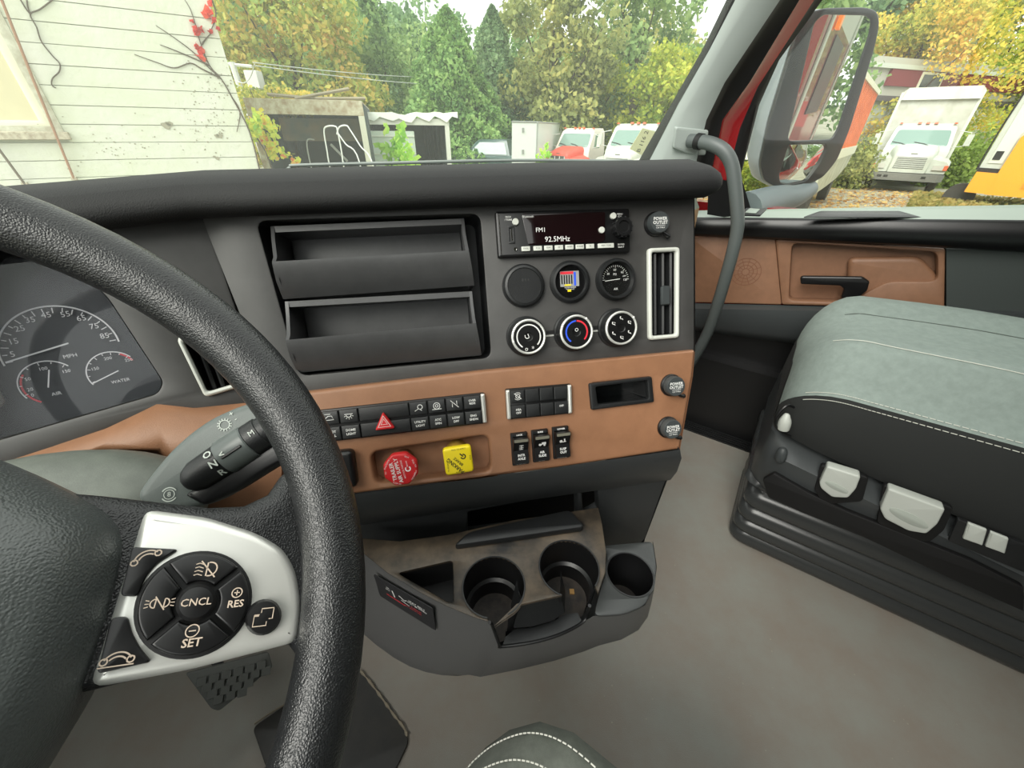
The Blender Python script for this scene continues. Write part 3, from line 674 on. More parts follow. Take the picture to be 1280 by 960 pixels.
h = sub(7); mb.ribbon(h, [(-.005, .005), (.005, -.005)], .0008, .0074); mb.ribbon(h, [(-.003, -.004), (-.003, .003), (.003, -.003), (.003, .004)], .0009, .0074)
obj('lettering', mb, WHT, t, flat=True)
tg = g.sub(cxs[4] - .001, -.001)
tri = rnd([(-.0125, -.0105), (.0125, -.0105), (0, .0125)], .003)
hz = obj('hazard_button', MB().plate(tg, [tri], .004, .0125, .002, 2), RED, t, label='red triangular hazard button')
mb = MB(); tr = lambda k: [(-.0125 * k, -.0105 * k + .0), (.0125 * k, -.0105 * k), (0, .0125 * k)]
mb.ribbon(tg, tr(.62), .0011, .0127, True); mb.ribbon(tg, tr(.32), .0009, .0127, True); obj('triangle_mark', mb, WHT, hz, flat=True)
g, t, mb, W, H = bank([(631, 487), (714, 480), (716, 517), (635, 526)], [1, 1, 1, 1], 'switch_bank', 'short two-row black switch bank with silver ends', (1, 1))
sp_ = (2 * W - .012) / 4; x0 = -W + .006
mb.text(g, x0 + sp_ / 2, dn + .002, .0082, 'HSA', .004, bold=.02); mb.text(g, x0 + sp_ / 2, dn - .0025, .0082, 'OFF', .004, bold=.02); mb.text(g, x0 + sp_ * 3.5, dn + .002, .0082, 'OFF', .0036, bold=.02)
h = g.sub(x0 + sp_ / 2, up); mb.arc(h, 0, 0, .0028, 0, 360, .0008, .0074, 14); mb.arc(h, 0, 0, .005, 40, 140, .0006, .0074, 8); mb.arc(h, 0, 0, .005, 220, 320, .0006, .0074, 8); mb.ribbon(h, [(-.005, .004), (.005, -.004)], .0007, .0074)
obj('lettering', mb, WHT, t, flat=True)
# rocker switches
def rocker(px, label, words, icon):
    g = BF.sub(*BF.uv(*px, .01)); t = thing('rocker_switch', label, 'switch', g.P(0, -.024, 0), 'three guarded rocker switches')
    w2, h2 = .0118, .0235
    obj('housing', MB().plate(g, [rect(-w2, w2, -h2, h2, .001)], -.012, .004, .001), BLK2, t)
    obj('label_strip', MB().box(g, -.0095, .0095, h2 - .004, h2 - .0005, .004, .007), BLK, t)
    mb = MB()
    prof = [(h2 - .005, .004), (h2 - .005, .017), (h2 - .009, .018), (0, .0095), (-h2 + .005, .013), (-h2 + .005, .004)]
    mb.loft([[g.P(-.0103, a, b) for a, b in prof], [g.P(.0103, a, b) for a, b in prof]]); obj('rocker', mb, BLK2, t)
    mb = MB(); mb.box(g, -.0095, .0095, h2 - .0092, h2 - .0055, .0172, .0186); obj('lamp_lens', mb, mat('smoke_lens', (110, 108, 96), .25), t)
    mb = MB(); tl_ = Fr(g.P(0, -.009, .0125), g.U, g.V * 1 + g.N * -.18); tu_ = Fr(g.P(0, .007, .0150), g.U, g.V * 1 + g.N * .5)
    mb.text(tl_, 0, .0025, .0006, words[0], .0045, bold=.02); mb.text(tl_, 0, -.0022, .0006, words[1], .0045, bold=.02)
    if icon == 0:
        mb.ribbon(tu_, [(0, .004), (0, -.004)], .001, .0012); mb.ribbon(tu_, [(-.003, .003), (.003, .003)], .0012, .0012); mb.ribbon(tu_, [(-.003, -.001), (.003, -.001)], .0012, .0012); mb.ribbon(tu_, [(-.0025, -.004), (.0025, -.004)], .0012, .0012)
    elif icon == 1:
        mb.box(tu_, -.001, .005, -.001, .003, .001, .0013); mb.disc(tu_, -.003, -.001, .0022, .0013, 10); mb.disc(tu_, .003, -.0025, .0015, .0013, 10); mb.ribbon(tu_, [(-.005, .001), (.004, -.001)], .0012, .0014)
    else:
        mb.disc(tu_, -.0035, 0, .0022, .0013, 10); mb.ribbon(tu_, [(-.005, -.002), (.004, -.0015)], .0014, .0013); mb.ribbon(tu_, [(.002, -.001), (.001, .004)], .0018, .0013)
    mb.text(g, 0, h2 - .0023, .0073, words[2], .0032, bold=.03); mb.text(Fr(g.P(0, 0, 0), g.U, g.V), 0, -h2 + .0026, .0142 - .009, words[3], .0032, bold=.03)
    obj('lettering', mb, WHT, t, flat=True)
    return t
rocker((651, 563), 'black rocker switch marked INTR AXLE, left of three', ('INTR', 'AXLE', 'LOCK', 'UNLOCK'), 0)
rocker((677, 559), 'black rocker switch marked AIR SLIDE, middle of three', ('AIR', 'SLIDE', 'SLIDE', 'LOCK'), 1)
rocker((703, 555), 'black rocker switch marked SUSP OUT, right of three', ('SUSP', 'OUT', 'LOWER', 'NORMAL'), 2)
# small pocket bezel
pb = rnd(BF.uvs([(735, 479), (813, 470), (816, 502), (738, 512)]), .003); ph = rnd(BF.uvs([(743, 483), (807, 475), (809, 498), (746, 505)]), .003)
t = thing('dash_pocket', 'small empty rectangular black pocket in brown trim', 'pocket', BF.P(*BF.uv(775, 505), 0))
obj('bezel', MB().plate(BF, [pb, ph], -.004, .005, .002), BLK, t)
mb = MB(); mb.loft([[BF.P(u, v, 0) for u, v in ph], [BF.P(u, v, -.04) for u, v in ph]], caps=False); mb.add([BF.P(u, v, -.04) for u, v in ph], [tuple(range(len(ph)))]); obj('well', mb, mat('gloss_black', (14, 16, 17), .15), t)

# ------------------------------------------------------------------ brake valve knobs
VF = Fr(FP.P(0, 0, -.006), FP.U, FP.V)
g = Fr(VF.P(*VF.uv(501, 587, .045), 0), FP.U, FP.V)
t = thing('trailer_air_knob', 'red octagonal trailer air supply knob', 'knob', g.P(0, -.02, 0))
obj('stem', MB().lathe(g, [(.013, 0), (.0115, .012), (.0085, .034)], 20), BRN, t)
k8 = [(.0245 * math.cos(math.radians(22.5 + 45 * i)) * .93, .0245 * math.sin(math.radians(22.5 + 45 * i)) * .93) for i in range(8)]
obj('button', MB().plate(g, [rnd(k8, .003)], .034, .046, .003, 2), RED, t)
mb = MB(); h = g.sub(-.001, 0, .0464, math.radians(98))
mb.text(h, 0, .0085, 0, 'TRAILER', .0066, bold=.02); mb.text(h, 0, .0018, 0, 'AIR SUPPLY', .0066, bold=.02); mb.text(h, 0, -.004, 0, 'NOT FOR PARKING', .0028); mb.arc(h, -.001, -.010, .003, 40, 320, .0016, 0, 10); mb.text(h, .006, -.010, 0, 'Bendix', .003)
for a, s_ in ((150, 'EVACUATE'), (60, 'OUT'), (20, 'PULL TO'), (-30, 'TO SUPPLY'), (-110, 'PUSH IN'), (185, 'TO')):
    r_ = math.radians(a); mb.text(g, .0185 * math.cos(r_), .0185 * math.sin(r_), .0464, s_, .0028, rot=r_ - PI / 2 if a > 0 else r_ + PI / 2)
obj('lettering', mb, WHT, t, flat=True)
g = Fr(VF.P(*VF.uv(573, 576, .045), 0), FP.U, FP.V)
t = thing('parking_brake_knob', 'square yellow parking brake knob', 'knob', g.P(0, -.02, 0))
obj('stem', MB().lathe(g, [(.0155, 0), (.0135, .012), (.009, .034)], 20), mat('mustard_stem', (176, 140, 60), .45), t)
g2 = g.sub(0, 0, 0, math.radians(2))
obj('button', MB().plate(g2, [rect(-.0185, .0185, -.0185, .0185, .005)], .034, .045, .003, 2), YEL, t)
mb = MB(); h = g.sub(0, -.001, .0453, math.radians(133))
mb.text(h, -.001, .0068, 0, 'PARKING', .0068, bold=.02); mb.text(h, 0, 0, 0, 'BRAKE', .0052, bold=.01); mb.arc(h, .0, -.009, .003, 60, 330, .0016, 0, 10); mb.ribbon(h, [(.0, -.009), (.006, -.009)], .0016)
for u, v, r_, s_ in ((.002, .0155, 0, 'PULL TO APPLY'), (.0155, .002, -90, 'PUSH'), (-.014, -.006, 90, 'TO RELEASE'), (0, -.0155, 0, 'PUSH IN')): mb.text(g2, u, v, .0453, s_, .0026, rot=math.radians(r_))
obj('lettering', mb, PRTB, t, flat=True)
# black rocker half hidden by the rim (left of the valve recess)
g = BF.sub(*BF.uv(432, 587, .01)); t = thing('rocker_lever', 'rounded black lever partly hidden by the wheel rim', 'lever', g.P(0, -.02, 0))
obj('grip', MB().plate(g, [rect(-.018, .012, -.025, .025, .008)], -.005, .014, .006, 3), BLK2, t)
# ------------------------------------------------------------------ cup holder console
CZ = .63
def cz(pts, z=CZ): return [onz(x, y, z) for x, y in pts]
con = thing('cup_holder_console', 'black moulded console with dusty cup holders under the dash', 'console', (-.02, .35, 0))
ZF = Fr((0, 0, 0), (1, 0, 0), (0, 1, 0))
deck = [(p.x, p.y) for p in cz([(452, 690), (484, 716), (520, 738), (556, 757), (590, 771), (612, 778), (619, 770), (640, 748), (655, 738), (690, 738), (722, 752), (733, 757), (748, 742), (757, 715), (758, 690), (753, 655), (748, 634), (640, 650), (560, 668), (500, 676), (450, 672)])]
c1 = (-.0215, .2855); c2 = (.0845, .3135); c3 = (.179, .322)
def cutc(c, r, a0, a1, k=26):                     # open circle
    return [(c[0] + r * math.cos(math.radians(a0 + (a1 - a0) * i / k)), c[1] + r * math.sin(math.radians(a0 + (a1 - a0) * i / k))) for i in range(k + 1)]
fr_l = cz([(452, 690), (484, 716), (520, 738), (556, 757), (590, 771), (612, 778)])
bin_ = rnd([(p.x, p.y) for p in cz([(497, 716), (566, 700), (567, 752), (560, 752)])], .006)
# deck outline runs into cup 1, back out along the bridge, into cup 2 and out again
r1 = .0425
outl = [(p.x, p.y) for p in fr_l] + cutc(c1, r1, 262, -62, 30) + [(-.001 + .012, .248 + .012)] + cutc(c2, r1, 250, -40, 30) + [(p.x, p.y) for p in cz([(748, 742), (757, 715), (758, 690), (753, 655), (748, 634), (640, 650), (560, 668), (500, 676), (450, 672)])]
DUST = mat('dusty_plastic', (32, 31, 30), .4, bump=.2, bscale=800, rgb2=(92, 80, 66), vscale=16)
obj('deck', MB().plate(ZF, [outl, bin_], CZ - .006, CZ, .002), DUST, con)
# body shell: top edge following the deck, bottom edge smaller
ft = cz([(452, 690), (484, 716), (520, 738), (556, 757), (590, 771), (612, 778)])
lipz = .585
fm = [onz(x, y, lipz) for x, y in ((628, 808), (665, 803), (700, 793), (728, 778))]
fb = [onz(x, y, z) for x, y, z in ((742, 770, .60), (780, 768, .60), (806, 757, .60), (818, 735, .60), (821, 708, .60), (816, 676, .60))]
tops = ft + [ft[-1] + Vector((.004, .001, -.02))] + fm + fb
bots = [onz(x, y, .40) for x, y in ((447, 786), (470, 806), (492, 822), (512, 833), (532, 840), (552, 844), (572, 845), (590, 843), (640, 833), (690, 822), (730, 812), (750, 805), (775, 796), (795, 784), (806, 770), (812, 752), (812, 735))]
mids = [a.lerp(b, .72) + (a - b) * 0 + Vector(((b.x - a.x) * -.05, -.012, 0)) for a, b in zip(tops, bots)]
und = [Vector((b.x * .7 - .01, .44 + (b.y - .34) * .3, .36)) for b in bots]
foot = [Vector((b.x * .6 - .03, .56 + (b.y - .34) * .2, 0)) for b in bots]
mb = MB(); mb.strip([tops, mids, bots, und, foot]); obj('shell', mb, mat('console_plastic', (88, 88, 88), .42, bump=.25, bscale=900), con, ang=60)
# low front lip between the two cups
mb = MB()
inn = [onz(x, y, CZ - .012) for x, y in ((640, 760), (672, 754), (705, 742), (722, 740))]
l_out = [onz(x, y, lipz) for x, y in ((628, 808), (665, 803), (700, 793), (728, 778))]
l_in = [onz(x, y, lipz) for x, y in ((632, 796), (664, 792), (697, 780), (722, 766))]
bridge_top = [onz(x, y, CZ - .001) for x, y in ((650, 752), (667, 748), (684, 745), (700, 740))]
bridge_bot = [onz(x, y, lipz + .001) for x, y in ((642, 785), (665, 783), (690, 776), (706, 766))]
mb.strip([l_out, l_in, [p - ZZ * .004 for p in bridge_bot]]); obj('cup_lip', mb, BLK, con, ang=60)
mb = MB(); mb.strip([bridge_top, bridge_bot]); mb.strip([[bridge_top[0], bridge_bot[0]], [bridge_top[0] + Vector((-.004, .03, 0)), bridge_bot[0] + Vector((-.004, .03, 0))]]); mb.strip([[bridge_top[-1], bridge_bot[-1]], [bridge_top[-1] + Vector((.004, .03, 0)), bridge_bot[-1] + Vector((.004, .03, 0))]])
obj('cup_bridge', mb, BLK, con)
# notch edges
mb = MB(); mb.tube(cat([ft[-1], ft[-1] + Vector((.003, .002, -.012)), fm[0] + Vector((-.004, .0, .006)), fm[0], fm[1], fm[2], fm[3], fm[3] + Vector((.006, .006, .012)), onz(737, 757, CZ)], 4), .0022, 8); obj('notch_rim', mb, BLK2, con)
def cup(c, z0, r, a0, a1, depth, name='cup_well'):
    mb = MB(); prof = [(r, z0 - .001), (r * .97, z0 - depth * .62), (r * .86, z0 - depth * .66), (r * .82, z0 - depth)]
    L = [[ZF.P(c[0] + rr * math.cos(math.radians(a0 + (a1 - a0) * i / 36)), c[1] + rr * math.sin(math.radians(a0 + (a1 - a0) * i / 36)), z) for i in range(37)] for rr, z in prof]
    mb.strip(L); o = obj(name, mb, BLK2, con, ang=50)
    mb = MB(); mb.disc(ZF, c[0], c[1], r * .83, z0 - depth, 32); obj('cup_floor', mb, mat('cup_dust', (58, 50, 44), .7, rgb2=(30, 27, 25), vscale=60), con)
    mb = MB(); mb.ribbon(ZF, [(c[0] + r * math.cos(math.radians(a0 + (a1 - a0) * i / 36)), c[1] + r * math.sin(math.radians(a0 + (a1 - a0) * i / 36))) for i in range(37)], .002, z0 + .0005); obj('cup_rim', mb, BLK, con, flat=True)
cup(c1, CZ, r1, 262, -62, .085); cup(c2, CZ, r1, 250, -40, .085); cup(c3, .60, .034, 0, 360, .08)
mb = MB(); mb.box(ZF, c2[0] + .010, c2[0] + .017, c2[1] + .006, c2[1] + .014, CZ - .085, CZ - .083); obj('leaf_crumb', mb, mat('ochre_crumb', (150, 116, 66), .8), con)
# right single holder deck
d3 = [(p.x, p.y) for p in cz([(750, 682), (758, 690), (757, 715), (748, 745), (742, 770), (780, 768), (806, 757), (818, 735), (821, 708), (816, 676)], .60)]
obj('side_deck', MB().plate(ZF, [rnd(d3, .01), circ(c3[0], c3[1], .034, 36)], .594, .60, .002), mat('side_deck_plastic', (56, 58, 58), .35, bump=.15, bscale=900), con)
# rear storage ledge on the deck
mb = MB(); L1 = cz([(566, 686), (585, 668), (712, 640), (732, 662)], CZ + .004); ledge = [(p.x, p.y) for p in L1]
obj('rear_ledge', MB().plate(ZF, [rnd(ledge, .01)], CZ - .002, CZ + .012, .004), BLK, con)
# bin in the left of the deck
mb = MB(); mb.loft([[ZF.P(u, v, CZ - .001) for u, v in bin_], [ZF.P(u, v, CZ - .05) for u, v in bin_]], caps=False); mb.add([ZF.P(u, v, CZ - .05) for u, v in bin_], [tuple(range(len(bin_)))]); obj('coin_bin', mb, BLK2, con)
# warning sticker on the front-left face (lies on the shell)
def shell_pt(x, y):
    o = onz(500, 735, CZ); a = cz([(470, 706)])[0]; b = cz([(556, 757)])[0]; n = (b - a).cross(bots[3] - ft[2]).normalized()
    return onpl(x, y, ft[2] - n * 0, n), n
a = cz([(470, 706)])[0]; b = cz([(556, 757)])[0]; dn = (bots[3] - ft[2]).normalized()
LF = Fr(ft[2].lerp(bots[2], .25), (b - a), -dn)
if LF.N.dot(CAM - LF.o) < 0: LF = Fr(LF.o, -LF.U, LF.V)
st = rnd([LF.uv(x, y, .006) for x, y in ((466, 719), (540, 762), (544, 790), (474, 746))], .003)
sk = obj('warning_sticker', MB().plate(LF, [st], .0035, .0046, .0003), mat('sticker_black', (40, 40, 42), .5), con, label='black warning sticker with white and red print')
LF2 = Fr(LF.P(*LF.uv(505, 753, .006), .0049), LF.P(*LF.uv(540, 772, .006)) - LF.P(*LF.uv(472, 730, .006)), LF.V)
mb = MB(); mb.text(LF2, .022, .008, 0, 'SEAT BELT', .0062); mb.text(LF2, .022, .004, 0, 'MUST BE WORN', .0045); mb.text(LF2, -.030, .008, 0, 'AIR', .004); mb.text(LF2, -.030, .004, 0, 'BAG', .004); mb.ribbon(LF2, [(-.022, .008), (-.018, -.004)], .002); mb.ribbon(LF2, [(-.01, .006), (0, .002), (.004, .005)], .0014); mb.ribbon(LF2, [(-.006, -.001), (.008, -.004)], .0012)
obj('lettering', mb, WHT, sk, flat=True)
mb = MB(); mb.text(LF2, .020, -.003, 0, 'WARNING', .0038); mb.text(LF2, .014, -.0075, 0, 'KEEP CLEAR OF DASH', .003); mb.ribbon(LF2, [(-.034, -.008), (.0, -.009)], .0014)
obj('red_lettering', mb, REDP, sk, flat=True)

# ------------------------------------------------------------------ steering wheel
sw = thing('steering_wheel', 'black leather steering wheel with silver button spoke', 'steering wheel', WC)
R0, rt = .225, .0174
mb = MB(); mb.tube([FW.P(R0 * math.cos(2 * PI * i / 96), R0 * math.sin(2 * PI * i / 96)) for i in range(96)], rt, 28, close=True)
obj('rim', mb, LEA, sw)
w_ = lambda pts, n: FW.uvs(pts, n)
# right spoke (leather arms that grow into the rim)
spk = w_([(-20, 611), (60, 613), (130, 619), (200, 627), (262, 634), (305, 632), (335, 618), (350, 596)], -.012)
rimarc = [(R0 * math.cos(math.radians(a)), R0 * math.sin(math.radians(a))) for a in (-13, -20, -27, -34, -41)]
lowe = w_([(374, 822), (362, 806), (300, 820), (240, 838), (170, 850), (107, 866)], -.012)
spoly = spk + rimarc + lowe + [(.03, -.05)]
obj('spoke', MB().plate(FW, [spoly], -.030, -.006, .009, 3), LEA, sw)
pod = w_([(179, 634), (262, 645), (322, 664), (356, 684), (372, 712), (379, 752), (374, 803), (300, 822), (240, 838), (107, 863)], -.004)
bz_ = obj('silver_bezel', MB().plate(FW, [rnd(pod, .006)], -.018, -.003, .006, 4), SILV, sw)
pc = FW.uv(246, 753, -.003); PF = FW.sub(pc[0], pc[1], -.003)
def pu(x, y): a = FW.uv(x, y, -.003); return (a[0] - pc[0], a[1] - pc[1])
ex = [pu(*p_) for p_ in ((173, 760), (190, 715), (210, 700), (267, 687), (300, 700), (319, 740), (312, 765), (295, 790), (230, 821), (195, 800))]
# fit an ellipse through the measured outline (first moment only)
A_ = np.array([[x * x, x * y, y * y] for x, y in ex]); s_ = np.linalg.lstsq(A_, np.ones(len(ex)), rcond=None)[0]
ev, evec = np.linalg.eigh(np.array([[s_[0], s_[1] / 2], [s_[1] / 2, s_[2]]])); ra, rb = 1 / math.sqrt(ev[0]), 1 / math.sqrt(ev[1])
e1 = evec[:, 0]; EF = Fr(PF.o, PF.U * e1[0] + PF.V * e1[1], PF.V * e1[0] - PF.U * e1[1])
def el(k, a): return (ra * k * math.cos(a), rb * k * math.sin(a))
obj('pad_well', MB().plate(EF, [[el(1, 2 * PI * i / 48) for i in range(48)]], -.004, .0008, .0006), DRK, bz_)
# text frame: aligned with the printed words
tx = Vector(pu(270, 752)) - Vector(pu(225, 756)); ta = math.atan2(tx[1], tx[0])
TF = PF.sub(0, 0, 0, ta)
def ang_of(x, y):
    p_ = PF.P(*pu(x, y)) - EF.o; return math.atan2(p_.dot(EF.V) / rb, p_.dot(EF.U) / ra)
cuts = sorted([ang_of(213, 712), ang_of(305, 707), ang_of(287, 790), ang_of(190, 800)])
LBL = {}
for i in range(4):
    a, b = cuts[i], cuts[(i + 1) % 4] + (2 * PI if i == 3 else 0); g_ = .05
    n_ = 14; outer = [el(.93, a + g_ + (b - a - 2 * g_) * j / n_) for j in range(n_ + 1)]; inner = [el(.40, b - g_ * 2.4 - (b - a - 4.8 * g_) * j / n_) for j in range(n_ + 1)]
    obj('quadrant_button', MB().plate(EF, [outer + inner], -.001, .004, .0012, 2), BLK2, bz_)
obj('centre_button', MB().loft([[EF.P(*el(k, 2 * PI * j / 36), n) for j in range(36)] for k, n in ((.34, 0), (.34, .0045), (.28, .0062), (.12, .0068), (.001, .0069))]), BLK2, bz_)
ICO = mat('backlit_print', (196, 178, 160), .6)
mb = MB(); mb.text(TF, 0, .0, .0072, 'CNCL', .0046, bold=.01)
def T(x, y): p_ = PF.P(*pu(x, y)) - TF.o; return p_.dot(TF.U), p_.dot(TF.V)
u, v = T(240, 803); mb.text(TF, u, v, .0043, 'SET', .0050, bold=.02); u, v = T(241, 788); mb.arc(TF, u, v, .0026, 0, 360, .0005, .0043); mb.ribbon(TF, [(u - .0014, v), (u + .0014, v)], .0005, .0043)
u, v = T(294, 755); mb.text(TF, u, v, .0043, 'RES', .0046, bold=.02); u, v = T(296, 741); mb.arc(TF, u, v, .0022, 0, 360, .0005, .0043); mb.ribbon(TF, [(u - .0012, v), (u + .0012, v)], .0005, .0043); mb.ribbon(TF, [(u, v - .0012), (u, v + .0012)], .0005, .0043)
u, v = T(259, 712); mb.arc(TF, u + .001, v, .0032, -100, 100, .0006, .0043); mb.ribbon(TF, [(u, v - .0032), (u, v + .0032)], .0006, .0043); mb.ribbon(TF, [(u - .003, v + .004), (u + .004, v - .004)], .0006, .0043)
for k in range(4): mb.ribbon(TF, [(u - .005, v + .0025 - k * .0017), (u - .0035, v + .0030 - k * .0017), (u - .0015, v + .0022 - k * .0017)], .0004, .0043)
u, v = T(201, 754)
for sx in (-1, 1):
    mb.arc(TF, u + sx * .0017, v, .0019, 90 if sx < 0 else -90, 270 if sx < 0 else 90, .0005, .0043, 10); mb.ribbon(TF, [(u + sx * .0017, v - .0019), (u + sx * .0017, v + .0019)], .0005, .0043)
    for k in (-1, 0, 1): mb.ribbon(TF, [(u + sx * .0041, v + k * .0012), (u + sx * .0056, v + k * .0016)], .0004, .0043)
mb.ribbon(TF, [(u - .0022, v + .003), (u + .0022, v - .003)], .0005, .0043)
obj('button_print', mb, ICO, bz_, flat=True)
# phone buttons and view button
pb1 = rnd([pu(*p_) for p_ in ((166, 684), (224, 687), (196, 705), (182, 722), (172, 746), (151, 745))], .002)
pb2 = rnd([pu(*p_) for p_ in ((140, 772), (160, 770), (166, 792), (176, 810), (190, 827), (122, 842))], .002)
obj('call_button', MB().plate(PF, [pb1], -.003, .0025, .001), BLK2, bz_); obj('hang_up_button', MB().plate(PF, [pb2], -.003, .0025, .001), BLK2, bz_)
vb = FW.uv(329, 771, -.003); VB = FW.sub(vb[0], vb[1], -.003)
obj('view_button', MB().loft([[EF.P(*[a_ + b_ for a_, b_ in zip(((VB.o - EF.o).dot(EF.U), (VB.o - EF.o).dot(EF.V)), el(k, 2 * PI * j / 30))], n) for j in range(30)] for k, n in ((.35, -.002), (.35, .0025), (.30, .0042), (.001, .0048))]), BLK2, bz_)
mb = MB()
vt = VB.sub(0, 0, .0046, ta)
mb.ribbon(vt, [(-.0045, -.004), (.0015, -.004), (.0015, .001), (-.0045, .001)], .0005, 0, True); mb.ribbon(vt, [(-.0015, .0015), (-.0015, .0040), (.004, .0040), (.004, -.001), (.002, -.001)], .0005); mb.ribbon(vt, [(-.0045, .001), (.0015, .001)], .001)
for (x, y, fl_) in ((184, 698, 1), (148, 825, -1)):
    u, v = T(x, y); h = TF.sub(u, v, .0029, .5 if fl_ > 0 else 0)
    mb.arc(h, 0, -.002, .0052, 150, 30, .0006); mb.arc(h, 0, -.002, .0036, 140, 40, .0006); mb.arc(h, -.0045, 0, .0013, 0, 360, .0006, 0, 8); mb.arc(h, .0045, 0, .0013, 0, 360, .0006, 0, 8)
    if fl_ < 0: mb.ribbon(h, [(-.006, -.002), (.006, -.002)], .0005)
obj('icon_print', mb, ICO, bz_, flat=True)
# hub / airbag pad
hub = [(-.115, -.03), (-.10, -.10), (-.05, -.135), (.035, -.125)] + w_([(104, 866), (140, 760), (166, 650)], -.002) + [(.118, .012), (.10, .05), (.05, .075), (-.05, .08), (-.11, .05)]
hub = rnd(hub, .02, 4); cx = sum(p[0] for p in hub) / len(hub); cy = sum(p[1] for p in hub) / len(hub)
L = []
for k, n in ((1, -.04), (1, -.016), (.985, -.006), (.95, .004), (.90, .012), (.85, .018), (.8, .022), (.5, .026), (.2, .027)): L.append([FW.P(cx + (u - cx) * k, cy + (v - cy) * k, n) for u, v in hub])
obj('airbag_cover', MB().loft(L), mat('pad_leather', (78, 82, 81), .28, bump=.6, bscale=1000, kind='leather'), sw, ang=70)
obj('lower_spoke', MB().plate(FW, [rnd([(-.05, -.08), (.05, -.10), (.045, -.16), (.02, -.225), (-.03, -.225), (-.05, -.16)], .01)], -.035, -.008, .008), BLK, sw)
obj('left_spoke', MB().plate(FW, [rnd([(-.07, .03), (-.22, .02), (-.22, -.06), (-.07, -.07)], .01)], -.030, -.008, .008), LEA, sw)
# steering column shroud
ce = at(66, 652, .37); KF = Fr(ce, Vector((.93, .36, -.05)), FW.N)
col = thing('steering_column', 'dusty grey steering column shroud behind the wheel', 'steering column', ce - ZZ * .05)
mb = MB(); L = []
for i in range(13):
    a = -PI / 2 + PI * i / 12; L.append([KF.P((.125) * math.copysign(abs(math.cos(a)) ** .6, 1) * math.cos(q_), .058 * math.sin(a), .065 * abs(math.cos(a)) ** .6 * math.sin(q_)) for q_ in [2 * PI * j / 28 for j in range(28)]])
mb.loft(L); obj('shroud', mb, mat('dusty_shroud', (116, 121, 113), .5, rgb2=(98, 102, 96), vscale=30, bump=.2, bscale=700), col, ang=80)
axis = -FW.N
obj('column_tube', MB().tube([WC + axis * .03, WC + axis * .34], .036, 18), BLK, col)
# stalk
so_ = at(262, 572, .30); KS = Fr(so_, at(330, 530, .31) - at(215, 610, .29), FW.N.cross(at(330, 530, .31) - at(215, 610, .29)))
if KS.N.dot(CAM - KS.o) < 0: KS = Fr(KS.o, KS.U, -KS.V)
stk = thing('shift_stalk', 'grey shift stalk with rotary O N R selector behind the rim', 'stalk', so_ - ZZ * .03)
sl_ = KS.uvs([(166, 622), (186, 594), (210, 565), (234, 543), (262, 523), (300, 506), (345, 496), (395, 500), (398, 552), (345, 582), (310, 606), (272, 627), (230, 640), (190, 640)])
obj('lever_body', MB().plate(KS, [rnd(sl_, .008)], -.016, .002, .007, 3), mat('stalk_grey', (98, 105, 102), .45, bump=.2, bscale=900), stk)
low_ = KS.uvs([(232, 618), (258, 632), (300, 612), (345, 584), (398, 556), (398, 520), (350, 548), (300, 575), (262, 600)])
obj('lever_underside', MB().plate(KS, [rnd(low_, .004)], -.012, .0045, .004, 2), BLK2, stk)
kw = rnd(KS.uvs([(228, 592), (262, 562), (300, 538), (330, 520), (346, 546), (300, 582), (268, 606), (240, 612)]), .006)
obj('knob_recess', MB().plate(KS, [kw], 0, .004, .002), DRK, stk)
p0, p1 = Vector(KS.uv(236, 601, .006)), Vector(KS.uv(318, 547, .006)); d_ = (p1 - p0).normalized(); l_ = (p1 - p0).length
KN = KS.sub(p0.x, p0.y, .002, math.atan2(d_.y, d_.x)); ax = Fr(KN.o, KN.V, KN.N)   # lathe frame: N along the knob axis
if ax.N.dot(KN.U) < 0: ax = Fr(KN.o, -KN.V, KN.N)
obj('rotary_base', MB().lathe(ax, [(.006, -.004), (.0095, -.001), (.0125, .006), (.0135, l_ * .50)], 28), BLK, stk)
obj('rotary_selector', MB().lathe(ax, [(.0138, l_ * .50), (.0146, l_ * .53), (.0146, l_ * .90), (.0138, l_ * .92)], 28), mat('selector_grey', (96, 102, 100), .35), stk)
obj('button_collar', MB().lathe(ax, [(.0140, l_ * .93), (.0140, l_ * 1.12), (.0130, l_ * 1.13), (.0130, l_ * 1.15), (.0125, l_ * 1.34), (.010, l_ * 1.38)], 28), BLK, stk)
mb = MB(); mb.box(KN, l_ * .56, l_ * .86, -.0030, -.0008, .0135, .0155, .0008); obj('selector_fin', mb, BLK2, stk)
mb = MB(); C1 = KN.N
def onk(s, a, rad=.0143): # frame on knob surface
    o = KN.P(l_ * s, rad * math.sin(a), rad * math.cos(a)); return Fr(o, KN.U, KN.V * math.cos(a) - KN.N * math.sin(a))
for s, a, t_ in ((.44, .45, 'O'), (.44, -.15, 'N'), (.44, -.75, 'R')): mb.text(onk(s, a), 0, 0, .0004, t_, .0075, rot=-.15, bold=.02)
mb.text(onk(.60, .02, .0150), 0, 0, .0004, '<', .006, bold=.03); mb.text(onk(1.06, .1, .0145), 0, 0, .0006, 'M', .006)
h = KS.sub(*KS.uv(281, 531, .002), .0026); mb.arc(h, 0, 0, .0035, 0, 360, .0006, 0)
for k in range(14):
    a = 2 * PI * k / 14; mb.ribbon(h, [(.0038 * math.cos(a), .0038 * math.sin(a)), (.0052 * math.cos(a), .0052 * math.sin(a))], .0006)
mb.text(h, .0085, .004, 0, '+', .006); mb.text(h, .0085, -.001, 0, '-', .006)
h = KS.sub(*KS.uv(212, 618, .002), .0026, math.radians(-35)); mb.arc(h, 0, 0, .0034, 0, 360, .0005, 0); mb.arc(h, 0, 0, .005, 30, 150, .0008, 0); mb.arc(h, 0, 0, .005, 210, 330, .0008, 0); mb.text(h, 0, 0, 0, '8', .005)
